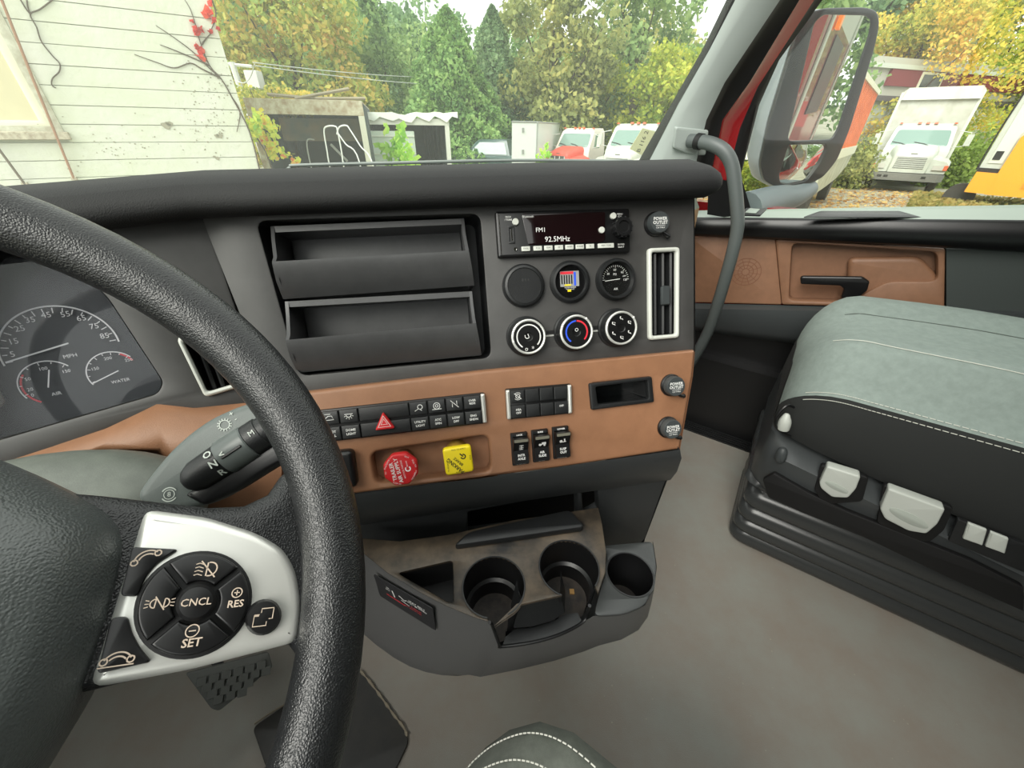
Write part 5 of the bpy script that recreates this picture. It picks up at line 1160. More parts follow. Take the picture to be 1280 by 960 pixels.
T_ = [
 ('maple_tree', 'orange and yellow autumn maple above the rusty box body', 385, 24, Hof(-40, 24), 3.6, AUT, 15000, .19, 'round'),
 ('leafy_tree', 'orange tinted small tree right beside the white wall corner', 298, 20, Hof(52, 20), 1.3, AUT, 5000, .16, 'round'),
 ('leafy_tree', 'tall blue green tree behind the utility pole', 320, 33, Hof(-70, 33), 4.2, DARKG, 12000, .24, 'round'),
 ('leafy_tree', 'tall mid green tree between the maple and the cone trees', 470, 32, Hof(-10, 32), 4.6, GREEN, 17000, .22, 'round'),
 ('conifer_tree', 'light green cone shaped evergreen, left of the pair', 566, 24, Hof(10, 24), 3.3, CONI, 30000, .15, 'cone'),
 ('conifer_tree', 'darker cone shaped evergreen, right of the pair', 617, 26.5, Hof(8, 26.5), 2.6, DARKG, 26000, .16, 'cone'),
 ('leafy_tree', 'tall open olive tree above the white trailer', 690, 27, Hof(-60, 27), 3.4, OLIV, 13000, .2, 'round'),
 ('leafy_tree', 'bright yellow green tree behind the red truck', 735, 29, Hof(70, 29), 3.2, YGR, 11000, .18, 'round'),
 ('leafy_tree', 'tall green tree left of the passenger windscreen pillar', 785, 31, Hof(-60, 31), 4.0, GREEN, 13000, .22, 'round'),
 ('leafy_tree', 'yellow tinged tree hugging the passenger windscreen pillar', 835, 26, Hof(55, 26), 2.8, YGR, 9000, .18, 'round'),
 ('leafy_tree', 'dark green tree seen between pillar and mirror', 955, 28, Hof(-30, 28), 4.0, GREEN, 12000, .22, 'round'),
 ('leafy_tree', 'golden yellow maple right of the outside mirror', 1108, 30, Hof(-60, 30), 4.2, YELL, 26000, .15, 'round'),
 ('leafy_tree', 'olive green tree over the white box truck', 1225, 36, Hof(-90, 36), 5.2, OLIV, 16000, .22, 'round'),
 ('leafy_tree', 'yellow green tree at the far right edge', 1300, 30, Hof(-60, 30), 4.2, YGR, 11000, .18, 'round'),
 ('leafy_tree', 'dark tree behind the yellow one beside the mirror', 1060, 34, Hof(-70, 34), 5.0, DARKG, 9000, .26, 'round'),
 ('leafy_tree', 'distant green tree behind the cone trees', 540, 46, Hof(20, 46), 7.0, DARKG, 11000, .34, 'round'),
 ('leafy_tree', 'distant dull green tree behind the dark pickup', 650, 50, Hof(40, 50), 7.5, GREEN, 11000, .36, 'round'),
 ('leafy_tree', 'distant green tree at the left behind the maple', 400, 48, Hof(0, 48), 8.0, GREEN, 11000, .36, 'round'),
 ('leafy_tree', 'distant green tree behind the white day cab truck', 800, 48, Hof(30, 48), 8.0, OLIV, 9000, .36, 'round'),
]
for i, (nm, lb, px, Y, H, R, m, n, sz, kd) in enumerate(T_):
    x, y = XY(px, Y); tree(nm, lb, (x, y), H, R, m, n, sz, kd, seed=i, base=.16 if kd == 'round' else .2)
def bush(name, label, c, r, m, n, sz, k=(1, 1, .8), group=None):
    t = thing(name, label, 'bush', Vector((c[0], c[1], GZ)), group); d = rng.normal(size=(n, 3)); d /= np.linalg.norm(d, axis=1)[:, None]
    P = np.array([c[0], c[1], c[2]]) + d * (rng.random(n) ** .5)[:, None] * np.array(k) * r * (1 + .25 * np.sin(d[:, :1] * 9) * np.cos(d[:, 2:] * 7)); P[:, 2] = np.maximum(P[:, 2], GZ + .02)
    st = MB()
    for i in range(6): a = i * 1.05; st.tube([Vector((c[0], c[1], GZ - .03)), Vector((c[0] + r * .6 * math.cos(a), c[1] + r * .6 * math.sin(a), c[2] + r * .3))], [.03, .01], 5)
    obj('stem', st, BARK, t); quads('foliage', P, sz * (.6 + .8 * rng.random(n)), m, t); return t
p = far(322, 112, 12); bush('creeper_mound', 'yellow creeper mounded over the rusty box body roof', (p.x, p.y + .6, p.z - .25), .9, YELL, 2600, .07, (1.5, .6, .42))
p = far(1195, 205, 22.5); bush('bush', 'green weedy bush between the white box truck and yellow truck', (p.x, p.y, -.2), 1.6, leafmat('leaf_weed', [(84, 108, 50), (128, 150, 74), (166, 184, 98)]), 5200, .11, (.75, 1, 1.0))
p = far(1048, 215, 21.5); bush('bush', 'yellow brown bush left of the white box truck', (p.x + .8, p.y + .4, -.35), 1.25, OLIV, 3600, .1, (.9, 1, 1.0))
p = far(940, 200, 17); bush('bush', 'low yellow green bush between pillar and mirror', (p.x, p.y, -.5), .9, YGR, 2400, .09)
p = far(1040, 205, 26); bush('bush', 'pale green bush behind the orange box truck', (p.x + 3.0, p.y, 0), 1.6, YGR, 2400, .12)
# leaf litter
n = 9000; th = rng.uniform(.35, .95, n); R_ = rng.uniform(13, 28, n); P = np.stack([R_ * np.sin(th), R_ * np.cos(th), np.full(n, GZ + .02)], 1)
lt = quads('leaf_litter', P, rng.uniform(.05, .13, n), leafmat('litter', [(120, 88, 56), (176, 134, 84), (206, 176, 118), (222, 196, 120)], .8), flatz=.15); tag(lt, 'fallen tan leaves strewn over the gravel by the trucks', 'leaves')
n = 5000; th = rng.uniform(.75, .93, n); R_ = rng.uniform(20, 24.5, n); P = np.stack([R_ * np.sin(th), R_ * np.cos(th), GZ + rng.uniform(0, .35, n)], 1)
lt = quads('tall_grass', P, rng.uniform(.05, .14, n), leafmat('grass', [(104, 112, 62), (148, 142, 84), (176, 156, 98)], .8)); tag(lt, 'ragged dry grass under the parked trucks', 'grass')

# ------------------------------------------------------------------ white block wall on the left with window, vines and pipes
A0 = Vector((-4.24, 7.3, GZ)); DW = Vector((.8415, .5403, 0)); WL = Fr(A0, DW, ZZ)
WPT = mat('painted_board', (208, 211, 199), .7, bump=.35, bscale=14, rgb2=(203, 209, 188), vscale=2.2)
bld = thing('white_building', 'white painted boarded building filling the left of the view', 'building', A0 - DW * 3)
wc = [WL.uv(*p_) for p_ in ((80, 168), (2, 12))]
wu = (wc[0][0] + wc[1][0]) / 2; wv0 = wc[0][1]; wv1 = wv0 + 1.9; wl_ = wu - 1.5
vtop = WL.uv(250, -60)[1] + .4; k = 0; v = 0; hh = .208
while v < vtop:
    segs = [(-6.5, 0)] if (v + hh < wv0 or v > wv1) else [(-6.5, wl_), (wu, 0)]
    for (a, b) in segs:
        o = obj('wall_board', MB().box(WL, a, b, v + .004, v + hh - .003, -.03, .006 * ((k * 7) % 5) / 5, .003), WPT, bld)
    v += hh; k += 1
obj('wall_core', MB().box(WL, -6.5, -.005, 0, vtop, -.32, -.028), mat('core_white', (196, 202, 184), .8), bld)
obj('corner_return', MB().box(WL, -.3, 0, 0, vtop, -5, -.32), WPT, bld)
# window
fr1 = thing('building_window', 'old window with shade and weathered frame in the white wall', 'window', WL.P(wu - .7, wv0, 0))
o_ = rect(wl_, wu, wv0, wv1); i_ = rect(wl_ + .1, wu - .10, wv0 + .09, wv1 - .1)
obj('casing', MB().plate(WL, [o_, i_], -.03, .02, .004), mat('casing_paint', (206, 208, 190), .7, rgb2=(168, 164, 142), vscale=9), fr1)
i2 = rect(wl_ + .16, wu - .19, wv0 + .15, wv1 - .16)
obj('sash', MB().plate(WL, [i_, i2], -.03, -.008, .004), mat('sash_paint', (226, 226, 206), .7), fr1)
obj('meeting_rail', MB().box(WL, wl_ + .1, wu - .19, wv0 + 1.0, wv0 + 1.07, -.028, -.004), MC['casing_paint'], fr1)
obj('window_shade', MB().box(WL, wl_ + .1, wu - .12, wv0 + .08, wv1 - .1, -.029, -.026), mat('shade_cream', (212, 206, 170), .8, var=.08, vscale=4), fr1)
obj('sill', MB().box(WL, wl_ - .05, wu + .04, wv0 - .06, wv0 + .03, -.02, .07, .01), mat('weathered_sill', (150, 140, 120), .8, rgb2=(196, 190, 168), vscale=16), fr1)
for j, (a, b) in enumerate((((45, 170 - 70), (93, 223)), ((0, 182), (32, 230)))):
    pa = WL.uv(*a); pb_ = WL.uv(*b); pp_ = thing('wall_conduit', ('rusty thin conduit slanting past the window corner', 'dark thin conduit below the window at the left edge')[j], 'pipe', WL.P(pb_[0], pb_[1], .08))
    ext = Vector(pa) + (Vector(pa) - Vector(pb_)) * (.9 if j == 0 else .2)
    obj('tube', MB().tube([WL.P(ext.x, ext.y, .12), WL.P(pa[0], pa[1], .11), WL.P(pb_[0], pb_[1], .03)], .014, 8), mat('rusty_conduit', (150, 112, 86), .7) if j == 0 else mat('dark_conduit', (104, 94, 80), .7), pp_)
    obj('clip', MB().box(WL.sub(pb_[0], pb_[1]), -.03, .03, -.02, .02, 0, .04), MC['weathered_sill'], pp_)
# vines on the wall
vn = thing('bare_vine', 'bare brown vine stems with a few red leaves on wall corner', 'vine', WL.P(-.2, 1.2, .02))
def stem(px, r=.008, k=.012): return cat([WL.P(*WL.uv(*p_), k) for p_ in px], 4), r
STEMS = [[(325, 215), (312, 165), (290, 122), (276, 98), (262, 82), (250, 52), (244, 30), (238, 12), (231, 0)], [(276, 98), (256, 80), (240, 64), (216, 46), (195, 32)], [(276, 98), (252, 86), (238, 79), (218, 85), (196, 78), (168, 68)], [(262, 82), (240, 72), (216, 62), (200, 56)], [(252, 56), (258, 48), (264, 42)], [(290, 122), (300, 140), (296, 165)], [(265, 0), (270, 20), (262, 42)]]
for k_, s_ in enumerate(STEMS):
    pts, r = stem(s_); obj('stem', MB().tube(pts, [.011 * (1 - .7 * i / len(pts)) for i in range(len(pts))], 5), BARK, vn)
P = []
for (x, y) in ((241, 28), (243, 33), (244, 40), (247, 38), (251, 36), (246, 42), (248, 60), (252, 64), (250, 68), (254, 74), (245, 59), (262, 40), (257, 15), (262, 20), (266, 28), (259, 10), (268, 24), (272, 36), (262, 14), (264, 6), (255, 18)):
    for j in range(3): p_ = WL.P(*WL.uv(x + random.uniform(-2, 2), y + random.uniform(-2, 2)), .03); P.append(p_)
quads('red_leaves', np.array(P), rng.uniform(.04, .075, len(P)), leafmat('leaf_red', [(150, 40, 40), (200, 60, 58), (214, 96, 70)], 3), vn)
v2 = thing('bare_vine', 'thin dead vine crack trailing over the upper left wall', 'vine', WL.P(-2, 2, .02))
for s_ in ([(66, 0), (50, 12), (38, 18), (46, 34), (52, 52), (66, 70), (75, 80), (74, 90), (66, 98), (65, 106), (70, 110)], [(26, 0), (32, 10), (38, 18)], [(38, 18), (35, 8), (34, 0)]):
    pts, r = stem(s_); obj('stem', MB().tube(pts, .007, 5), BARK, v2)
v3 = thing('leafy_vine', 'yellow green vine climbing where white wall meets rusty box', 'vine', WL.P(0, 0, .1))
P = []
for (x0, y0, x1, y1) in ((282, 212, 302, 180), (300, 182, 322, 160), (300, 200, 322, 165), (318, 140, 326, 165), (325, 142, 345, 175), (338, 180, 372, 204), (330, 170, 345, 200), (284, 206, 300, 190), (310, 150, 328, 175), (330, 150, 345, 160)):
    for j in range(70):
        t = random.random(); x = x0 + (x1 - x0) * t + random.gauss(0, 2.4); y = y0 + (y1 - y0) * t + random.gauss(0, 2.6); P.append(far(x, min(y, 225), 7.6 + random.uniform(-.25, .5) + (.9 if x > 325 else 0)))
quads('foliage', np.array(P), rng.uniform(.05, .085, len(P)), leafmat('leaf_vine', [(120, 160, 60), (186, 204, 84), (232, 212, 80), (214, 110, 84)], 2.5), v3)
obj('stem', MB().tube(cat([far(345, 225, 7.9), far(332, 190, 7.9), far(318, 165, 7.8), far(322, 142, 8.2)], 4), .012, 5), BARK, v3)
# stains on the wall
for (x, y, r_, lb) in ((208, 158, .045, 'round grey bare patch low on the white wall'), (275, 170, .03, 'small grey bare patch near the wall corner'), (272, 198, .022, 'tiny grey bare patch at the wall foot corner')):
    pass
mb = MB()
for (x, y, r_) in ((208, 157, .055), (212, 155, .04), (275, 170, .04), (271, 170, .03), (272, 198, .03), (268, 196, .02)):
    u_, v_ = WL.uv(x, y); mb.add([WL.P(u_ + r_ * (1 + .25 * math.sin(3 * a)) * math.cos(a), v_ + r_ * .8 * (1 + .2 * math.cos(5 * a)) * math.sin(a), .0075) for a in [2 * PI * i / 14 for i in range(14)]], [tuple(range(14))])
for k_ in range(230):
    x, y = (random.gauss(262, 20), random.gauss(130, 30)) if k_ % 3 else (random.gauss(150, 50), random.gauss(185, 25))
    if x > 300 or y > 215: continue
    u_, v_ = WL.uv(x, y); r_ = random.uniform(.004, .014); mb.add([WL.P(u_ + r_ * math.cos(a) * random.uniform(.6, 1.3), v_ + r_ * math.sin(a) * .8, .0075) for a in [2 * PI * i / 6 for i in range(6)]], [tuple(range(6))])
obj('bare_patches', mb, mat('bare_board', (150, 148, 128), .8), bld, kind='stuff', flat=True)

# ------------------------------------------------------------------ open box bodies
RUST = mat('rusty_white', (206, 204, 180), .8, rgb2=(150, 126, 96), vscale=5)
def boxbody(name, label, tl, tr, Y0, Y1, depth, h_head, mats, post=.12):
    a = far(*tl, Y0); b = far(*tr, Y1); a.z = b.z = (a.z + b.z) / 2; U = (b - a); W_ = U.length; H_ = a.z - GZ
    f = Fr((a.x, a.y, GZ), U, ZZ); t = thing(name, label, 'box body', f.P(W_ / 2, 0, 0))
    N_ = -f.N if f.N.y > 0 else f.N; s = 1 if f.N.y < 0 else -1
    d = -depth * s
    def bx(nm, u0, u1, v0, v1, n0, n1, m): return obj(nm, MB().box(f, u0, u1, v0, v1, min(n0, n1), max(n0, n1), .006), m, t)
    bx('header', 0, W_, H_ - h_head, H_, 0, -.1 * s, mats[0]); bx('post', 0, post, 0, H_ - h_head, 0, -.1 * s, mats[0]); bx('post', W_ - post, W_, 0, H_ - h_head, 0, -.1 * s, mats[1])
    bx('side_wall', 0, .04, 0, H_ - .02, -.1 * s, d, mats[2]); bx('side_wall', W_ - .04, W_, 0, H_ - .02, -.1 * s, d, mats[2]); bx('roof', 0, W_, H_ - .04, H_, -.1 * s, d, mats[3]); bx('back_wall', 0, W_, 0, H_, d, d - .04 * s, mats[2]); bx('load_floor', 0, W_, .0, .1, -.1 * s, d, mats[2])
    for k_ in range(6): bx('wall_rib', W_ - .075, W_ - .04, .1, H_ - .05, d * (k_ + .5) / 6.5, d * (k_ + .5) / 6.5 + .04, mats[2])
    return t, f, W_, H_, s
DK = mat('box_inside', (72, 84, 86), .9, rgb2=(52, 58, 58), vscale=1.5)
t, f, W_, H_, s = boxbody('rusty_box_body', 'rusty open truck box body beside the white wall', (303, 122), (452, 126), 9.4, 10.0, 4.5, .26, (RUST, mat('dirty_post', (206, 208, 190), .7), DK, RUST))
obj('hanging_lining', MB().box(f, .3, W_ - .15, H_ - .75, H_ - .30, min(-1.2 * s, -1.25 * s), max(-1.2 * s, -1.25 * s)), mat('torn_lining', (108, 116, 112), .9, rgb2=(150, 134, 108), vscale=2), t)
obj('loose_strut', MB().tube([f.P(1.35, H_ - .8, -.8 * s), f.P(1.65, H_ - 1.15, -.8 * s)], .03, 6), mat('pale_strut', (190, 196, 190), .5), t)
obj('loose_cable', MB().tube(cat([f.P(.95, .9, -.6 * s), f.P(.85, 1.4, -.6 * s), f.P(.88, 2.0, -.6 * s), f.P(1.05, 2.05, -.6 * s)], 5), .014, 6), MC['pale_strut'], t)
for k_, (a, b) in enumerate((((.4, .08), (1.5, .02)), ((.9, .02), (2.0, .22)), ((1.3, .03), (2.3, .06)))):
    pl = thing('roof_plank', ('short grey plank lying along the rusty box roof', 'raised grey plank leaning over the rusty box roof', 'right grey plank flat on the rusty box roof')[k_], 'plank', f.P(a[0], H_ + a[1], -.3 * s), 'planks on the rusty box body'); o = obj('board', MB().tube([f.P(a[0], H_ + a[1], -.3 * s), f.P(b[0], H_ + b[1], -.4 * s)], .03, 4), mat('grey_board', (150, 142, 120), .8), pl)
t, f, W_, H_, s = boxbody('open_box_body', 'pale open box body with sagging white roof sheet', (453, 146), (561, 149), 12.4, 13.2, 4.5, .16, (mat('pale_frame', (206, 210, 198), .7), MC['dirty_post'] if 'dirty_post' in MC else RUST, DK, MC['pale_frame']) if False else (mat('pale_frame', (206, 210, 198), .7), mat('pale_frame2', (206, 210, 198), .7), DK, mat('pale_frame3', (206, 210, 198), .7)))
L = [[f.P(-.05 + (W_ + .3) * i / 16, H_ + .02 + .06 * abs(math.sin(i * .9)) * (i / 16) + (.05 if 5 < i < 9 else .09), n_ * s) for n_ in (.05, -.5, -1.4)] for i in range(17)]
mb = MB(); mb.strip(L); mb.strip([[l[0] for l in L], [l[0] - ZZ * (.10 + .05 * (k_ % 3)) for k_, l in enumerate(L)]]); obj('roof_tarp', mb, mat('white_tarp', (232, 238, 230), .6), t, ang=60)
dr = obj('door', MB().box(f, .14, W_ * .56, .12, H_ - .3, min(.0, .05 * s), max(.0, .05 * s), .005), mat('pale_door', (190, 204, 190), .6), t, label='pale green white door panel')
mb = MB(); mb.text(Fr(f.P(W_ * .34, H_ * .55, .052 * s), f.U, ZZ), 0, 0, .003 if s > 0 else .003, 'HAULING', .19); obj('lettering', mb, mat('faded_print', (140, 150, 150), .7), dr, flat=True)
for k_ in range(5): obj('door_rib', MB().box(f, .14, W_ * .56, .4 + k_ * .42, .43 + k_ * .42, min(.05 * s, .07 * s), max(.05 * s, .07 * s)), MC['pale_frame'], dr)
p_ = far(500, 190, 11.2); bush('leafy_weed', 'tall bright green weed in front of the pale box door', (p_.x, p_.y, .25), .62, leafmat('leaf_bright', [(120, 170, 60), (176, 214, 90), (206, 232, 120)], 2), 420, .13, (.9, .4, 1.5))
p_ = far(430, 200, 9.2); bush('leafy_weed', 'low bright weed at the foot of the white hoop rails', (p_.x, p_.y, -.25), .5, MC['leaf_bright'], 260, .11, (.9, .4, .9))
p_ = far(685, 190, 14); bush('leafy_weed', 'thin yellow green sapling in front of the white trailer', (p_.x - .1, p_.y, .2), .42, MC['leaf_bright'], 150, .11, (.7, .4, 1.3))
# hoop rails
hr = thing('hoop_rails', 'white tubular hoop rails before the rusty box', 'rail', far(425, 205, 8.6))
M_ = mat('rail_white', (226, 232, 228), .35)
for pts in ([(413, 212), (409, 190), (405, 164), (409, 158), (419, 158), (422, 164), (427, 190), (431, 215)], [(421, 168), (424, 159), (433, 157), (438, 163), (450, 182), (468, 212)], [(422, 166), (432, 180), (450, 205)]):
    hp_ = [far(x, y, 8.6) for x, y in pts]; hp_ = ([Vector((hp_[0].x, hp_[0].y, GZ))] if pts[0][1] > 200 else []) + hp_ + [Vector((hp_[-1].x, hp_[-1].y, GZ))]
    obj('hoop', MB().tube(cat(hp_, 5), .013, 8), M_, hr)
# utility pole, wires
up = thing('utility_pole', 'grey utility pole with crossarm above the rusty box', 'utility pole', far(322, 161, 17))
pb_ = far(320, 161, 17); obj('pole', MB().tube([Vector((pb_.x, pb_.y, GZ)), Vector((pb_.x - .15, pb_.y, far(320, 78, 17).z))], .1, 8), mat('pole_grey', (196, 198, 190), .8), up)
obj('insulator_box', MB().box(Fr((pb_.x + .25, pb_.y, far(320, 100, 17).z), (1, 0, 0), ZZ), 0, .45, -.25, .25, -.2, .2, .03), MC['pole_grey'], up)
obj('crossarm', MB().tube([Vector((pb_.x - .5, pb_.y, far(320, 80, 17).z)), Vector((pb_.x + .5, pb_.y, far(320, 83, 17).z))], .05, 6), MC['pole_grey'], up)
for k_, (a, b, lb) in enumerate((((316, 78), (575, 97), 'upper thin wire running right from the utility pole'), ((318, 82), (600, 108), 'lower thin wire running right from the utility pole'), ((296, 101), (318, 80), 'short thick looped wire left of the utility pole'))):
    A_ = far(*a, 17); B_ = far(*b, 27 if k_ < 2 else 14); wr = thing('overhead_wire', lb, 'wire', B_.copy(), 'overhead wires')
    pts = [A_.lerp(B_, i / 10) - ZZ * (.12 if k_ < 2 else .2) * 4 * (i / 10) * (1 - i / 10) for i in range(11)]; obj('cable', MB().tube(pts, .014, 5), mat('wire_grey', (190, 196, 190), .6), wr)

# ------------------------------------------------------------------ trucks
TYR = mat('tyre', (62, 62, 58), .85); RIM = mat('wheel_rim', (206, 208, 200), .5); TGL = mat('truck_glass', (120, 148, 138), .15, coat=.5); GRL = mat('grille_dark', (70, 72, 68), .6); LMP = mat('lamp_glass', (190, 190, 180), .2); AMB = mat('amber_lamp', (206, 96, 50), .4); BMP = mat('bumper_grey', (112, 114, 108), .6); CHS = mat('chassis', (40, 40, 38), .8)
def truck(name, label, loc, yaw, cabcol, hoodcol, box=None, scale=1.0, low=False, cat_='truck', lights=0, bumper=None, bars=9):
    """bonneted truck; local x right (as seen from the front), local -y forwards, z up"""
    c, s_ = math.cos(yaw), math.sin(yaw); O_ = Vector(loc); E = Fr(O_, (c, s_, 0), (-s_, c, 0))      # E.P(x, y, z)
    t = thing(name, label, cat_, O_); P3 = lambda x, y, z: O_ + E.U * x * scale + E.V * y * scale + ZZ * z * scale
    def hexa(nm, lo, hi, m, par=t, **kw):     # lo/hi: (x0,x1,y0,y1,z)
        a = [P3(x, y, lo[4]) for x, y in ((lo[0], lo[2]), (lo[1], lo[2]), (lo[1], lo[3]), (lo[0], lo[3]))]; b = [P3(x, y, hi[4]) for x, y in ((hi[0], hi[2]), (hi[1], hi[2]), (hi[1], hi[3]), (hi[0], hi[3]))]
        return obj(nm, MB().loft([a, b]), m, par, **kw)
    def secs_(nm, rows, m, par=t, **kw): return obj(nm, MB().loft([[P3(*p_) for p_ in r] for r in rows]), m, par, **kw)
    # bonnet: rounded sections from the nose to the windscreen
    def sec(y, w, zb, zt, r): return [(-w, y, zb), (-w, y, zt - r), (-w + r * .35, y, zt - r * .3), (-w + r, y, zt), (w - r, y, zt), (w - r * .35, y, zt - r * .3), (w, y, zt - r), (w, y, zb)]
    secs_('bonnet', [sec(0, .56, .72, 1.28, .12), sec(.06, .60, .70, 1.40, .16), sec(.5, .66, .70, 1.52, .18), sec(1.15, .74, .70, 1.62, .18)], hoodcol, ang=50)
    for sx in (-1, 1):
        w_ = [(sx * .58, .12, .70), (sx * 1.14, .14, .70), (sx * 1.18, .25, .98), (sx * 1.04, .18, 1.10), (sx * .60, .12, 1.18)]; w2 = [(sx * .60, 1.2, .62), (sx * 1.18, 1.2, .62), (sx * 1.18, 1.15, 1.02), (sx * 1.08, 1.1, 1.16), (sx * .66, 1.1, 1.30)]
        w15 = [(sx * .60, .6, 1.0), (sx * 1.2, .6, 1.0), (sx * 1.2, .6, 1.10), (sx * 1.08, .6, 1.20), (sx * .62, .6, 1.26)]
        secs_('wing', [w_, w15, w2], hoodcol, ang=50)
        hl = hexa('headlamp', (sx * .88 - .16, sx * .88 + .16, .09, .2, .82), (sx * .88 - .16, sx * .88 + .16, .10, .2, .98), LMP); hexa('indicator', (sx * 1.10 - .06, sx * 1.10 + .06, .10, .25, .82), (sx * 1.10 - .06, sx * 1.10 + .06, .12, .25, .98), AMB)
        # wheel
        for (yy, xx, ww) in ((.72, 1.0, .28), (5.2 if box else 4.2, .92, .5)):
            cF = Fr(P3(sx * xx, yy, .5), E.V, ZZ); cF = cF if cF.N.dot(E.U) * sx > 0 else Fr(cF.o, -cF.U, cF.V)
            wh = obj('wheel', MB().lathe(cF, [(.30 * scale, -.5 * ww), (.46 * scale, -.5 * ww), (.5 * scale, -.4 * ww), (.5 * scale, .4 * ww), (.47 * scale, .5 * ww), (.30 * scale, .5 * ww)], 28), TYR, t)
            obj('wheel_disc', MB().lathe(cF, [(.31 * scale, .45 * ww), (.31 * scale, .52 * ww), (.26 * scale, .50 * ww), (.2 * scale, .40 * ww), (.12 * scale, .42 * ww), (.10 * scale, .60 * ww), (.02, .62 * ww)], 24), RIM, wh)
        hd_ = [(sx * 1.02, 1.45, 1.55), (sx * 1.35, 1.30, 1.62), (sx * 1.38, 1.30, 2.05), (sx * 1.02, 1.5, 2.12)]
        mr = obj('mirror_bracket', MB().tube([P3(*p_) for p_ in hd_], .018, 6), RIM, t); hexa('mirror_head', (sx * 1.40 - .09, sx * 1.40 + .09, 1.27, 1.33, 1.62), (sx * 1.40 - .09, sx * 1.40 + .09, 1.27, 1.33, 2.0), cabcol if not lights else RIM, mr)
        hexa('side_window', (sx * 1.0 - .012, sx * 1.0 + .012, 1.55, 2.15, 1.55), (sx * .93 - .012, sx * .93 + .012, 1.72, 2.15, 2.12), TGL)
        hexa('sun_lamp', (sx * .82 - .05, sx * .82 + .05, 1.6, 1.7, 2.34), (sx * .82 - .04, sx * .82 + .04, 1.6, 1.68, 2.38), AMB)
    # grille with bars
    gq = obj('grille', MB().loft([[P3(x, -.012, z) for x, z in ((-.46, .84), (.46, .84), (.44, 1.24), (-.44, 1.24))], [P3(x, .02, z) for x, z in ((-.46, .84), (.46, .84), (.44, 1.24), (-.44, 1.24))]]), GRL, t)
    for k_ in range(bars):
        z = .86 + .36 * k_ / (bars - 1)
        if lights: xk = -.42 + .84 * k_ / (bars - 1); obj('grille_bar', MB().tube([P3(xk, -.03, .85), P3(xk, -.03, 1.23)], .022, 5), RIM, gq)
        else: hexa('grille_bar', (-.45, .45, -.035, 0, z), (-.45, .45, -.03, 0, z + .02), cabcol, gq)
    hexa('grille_surround', (-.56, .56, -.02, .1, .70), (-.56, .56, -.02, .1, .82), cabcol); hexa('badge', (-.10, .10, .02, .05, 1.33), (-.10, .10, .03, .06, 1.36), GRL)
    bm_ = secs_('bumper', [[(-1.2, .28, .42), (-1.2, .28, .66), (-1.15, .10, .68), (-1.15, .10, .42)], [(-1.0, .14, .42), (-1.0, .14, .68), (-1.0, -.12, .68), (-1.0, -.12, .42)], [(1.0, .14, .42), (1.0, .14, .68), (1.0, -.12, .68), (1.0, -.12, .42)], [(1.2, .28, .42), (1.2, .28, .66), (1.15, .10, .68), (1.15, .10, .42)]], bumper or BMP)
    for x in (-.75, -.55, .6): hexa('tow_slot', (x - .07, x + .07, -.135, -.1, .52), (x - .07, x + .07, -.135, -.1, .60), CHS, bm_)
    # cab
    cabrows = [[(-1.0, 1.10, .75), (1.0, 1.10, .75), (1.02, 2.5, .75), (-1.02, 2.5, .75)], [(-1.02, 1.12, 1.40), (1.02, 1.12, 1.40), (1.04, 2.5, 1.40), (-1.04, 2.5, 1.40)], [(-1.0, 1.16, 1.52), (1.0, 1.16, 1.52), (1.02, 2.5, 1.55), (-1.02, 2.5, 1.55)], [(-.92, 1.58, 2.2), (.92, 1.58, 2.2), (.94, 2.5, 2.2), (-.94, 2.5, 2.2)], [(-.84, 1.72, 2.34), (.84, 1.72, 2.34), (.86, 2.45, 2.36), (-.86, 2.45, 2.36)]]
    secs_('cab', cabrows, cabcol, ang=40)
    wsn = obj('windscreen', MB().plate(Fr(P3(0, 1.36, 1.84), E.U, (P3(0, 1.58, 2.2) - P3(0, 1.16, 1.52))), [rnd([(-.88 * scale, -.30 * scale), (.88 * scale, -.30 * scale), (.80 * scale, .34 * scale), (-.80 * scale, .34 * scale)], .1 * scale)], -.01, .015, .004), TGL, t)
    if (wsn.matrix_basis is not None):
        wf = Fr(P3(0, 1.36, 1.84), E.U, (P3(0, 1.58, 2.2) - P3(0, 1.16, 1.52)))
        for x in (-.35, .35): obj('wiper', MB().ribbon(wf, [(x * scale, -.30 * scale), ((x - .18) * scale, -.22 * scale), ((x - .5) * scale, -.16 * scale)], .035, .03), CHS, t)
    for x in (-.25, 0, .25): hexa('roof_lamp', (x - .06, x + .06, 1.62, 1.75, 2.34), (x - .05, x + .05, 1.64, 1.73, 2.40), AMB)
    obj('chassis', MB().loft([[P3(x, y, z) for x, z in ((-.5, .45), (.5, .45), (.5, .8), (-.5, .8))] for y in (.35, 6.0 if box else 4.6)]), CHS, t)
    hexa('shade_skirt', (-.85, .85, .5, 1.2, .35), (-.85, .85, .5, 1.2, .7), CHS)
    if box:
        (w_, y0, y1, z0, z1, m) = box
        b_ = obj('box', MB().loft([[P3(x, y, z) for x, z in ((-w_, z0), (w_, z0), (w_, z1 - .12), (w_ - .12, z1), (-w_ + .12, z1), (-w_, z1 - .12))] for y in (y0, y1)]), m, t, ang=50)
        hexa('box_nose', (-w_ + .02, w_ - .02, y0 - .14, y0, z1 - .42), (-w_ + .12, w_ - .12, y0 - .04, y0, z1 - .02), m)
        for sx in (-1, 1): hexa('corner_post', (sx * w_ - .07, sx * w_ + .03 if sx < 0 else sx * w_ + .03, y0 - .03, y0 + .1, z0), (sx * w_ - .07, sx * w_ + .03, y0 - .03, y0 + .1, z1 - .15), MC.get('pale_frame', m), t)
    return t
p_ = onz(1119, 240, GZ); th = math.atan2(p_.x, p_.y)
BOXW = mat('box_white', (200, 203, 192), .5, rgb2=(180, 179, 165), vscale=2)
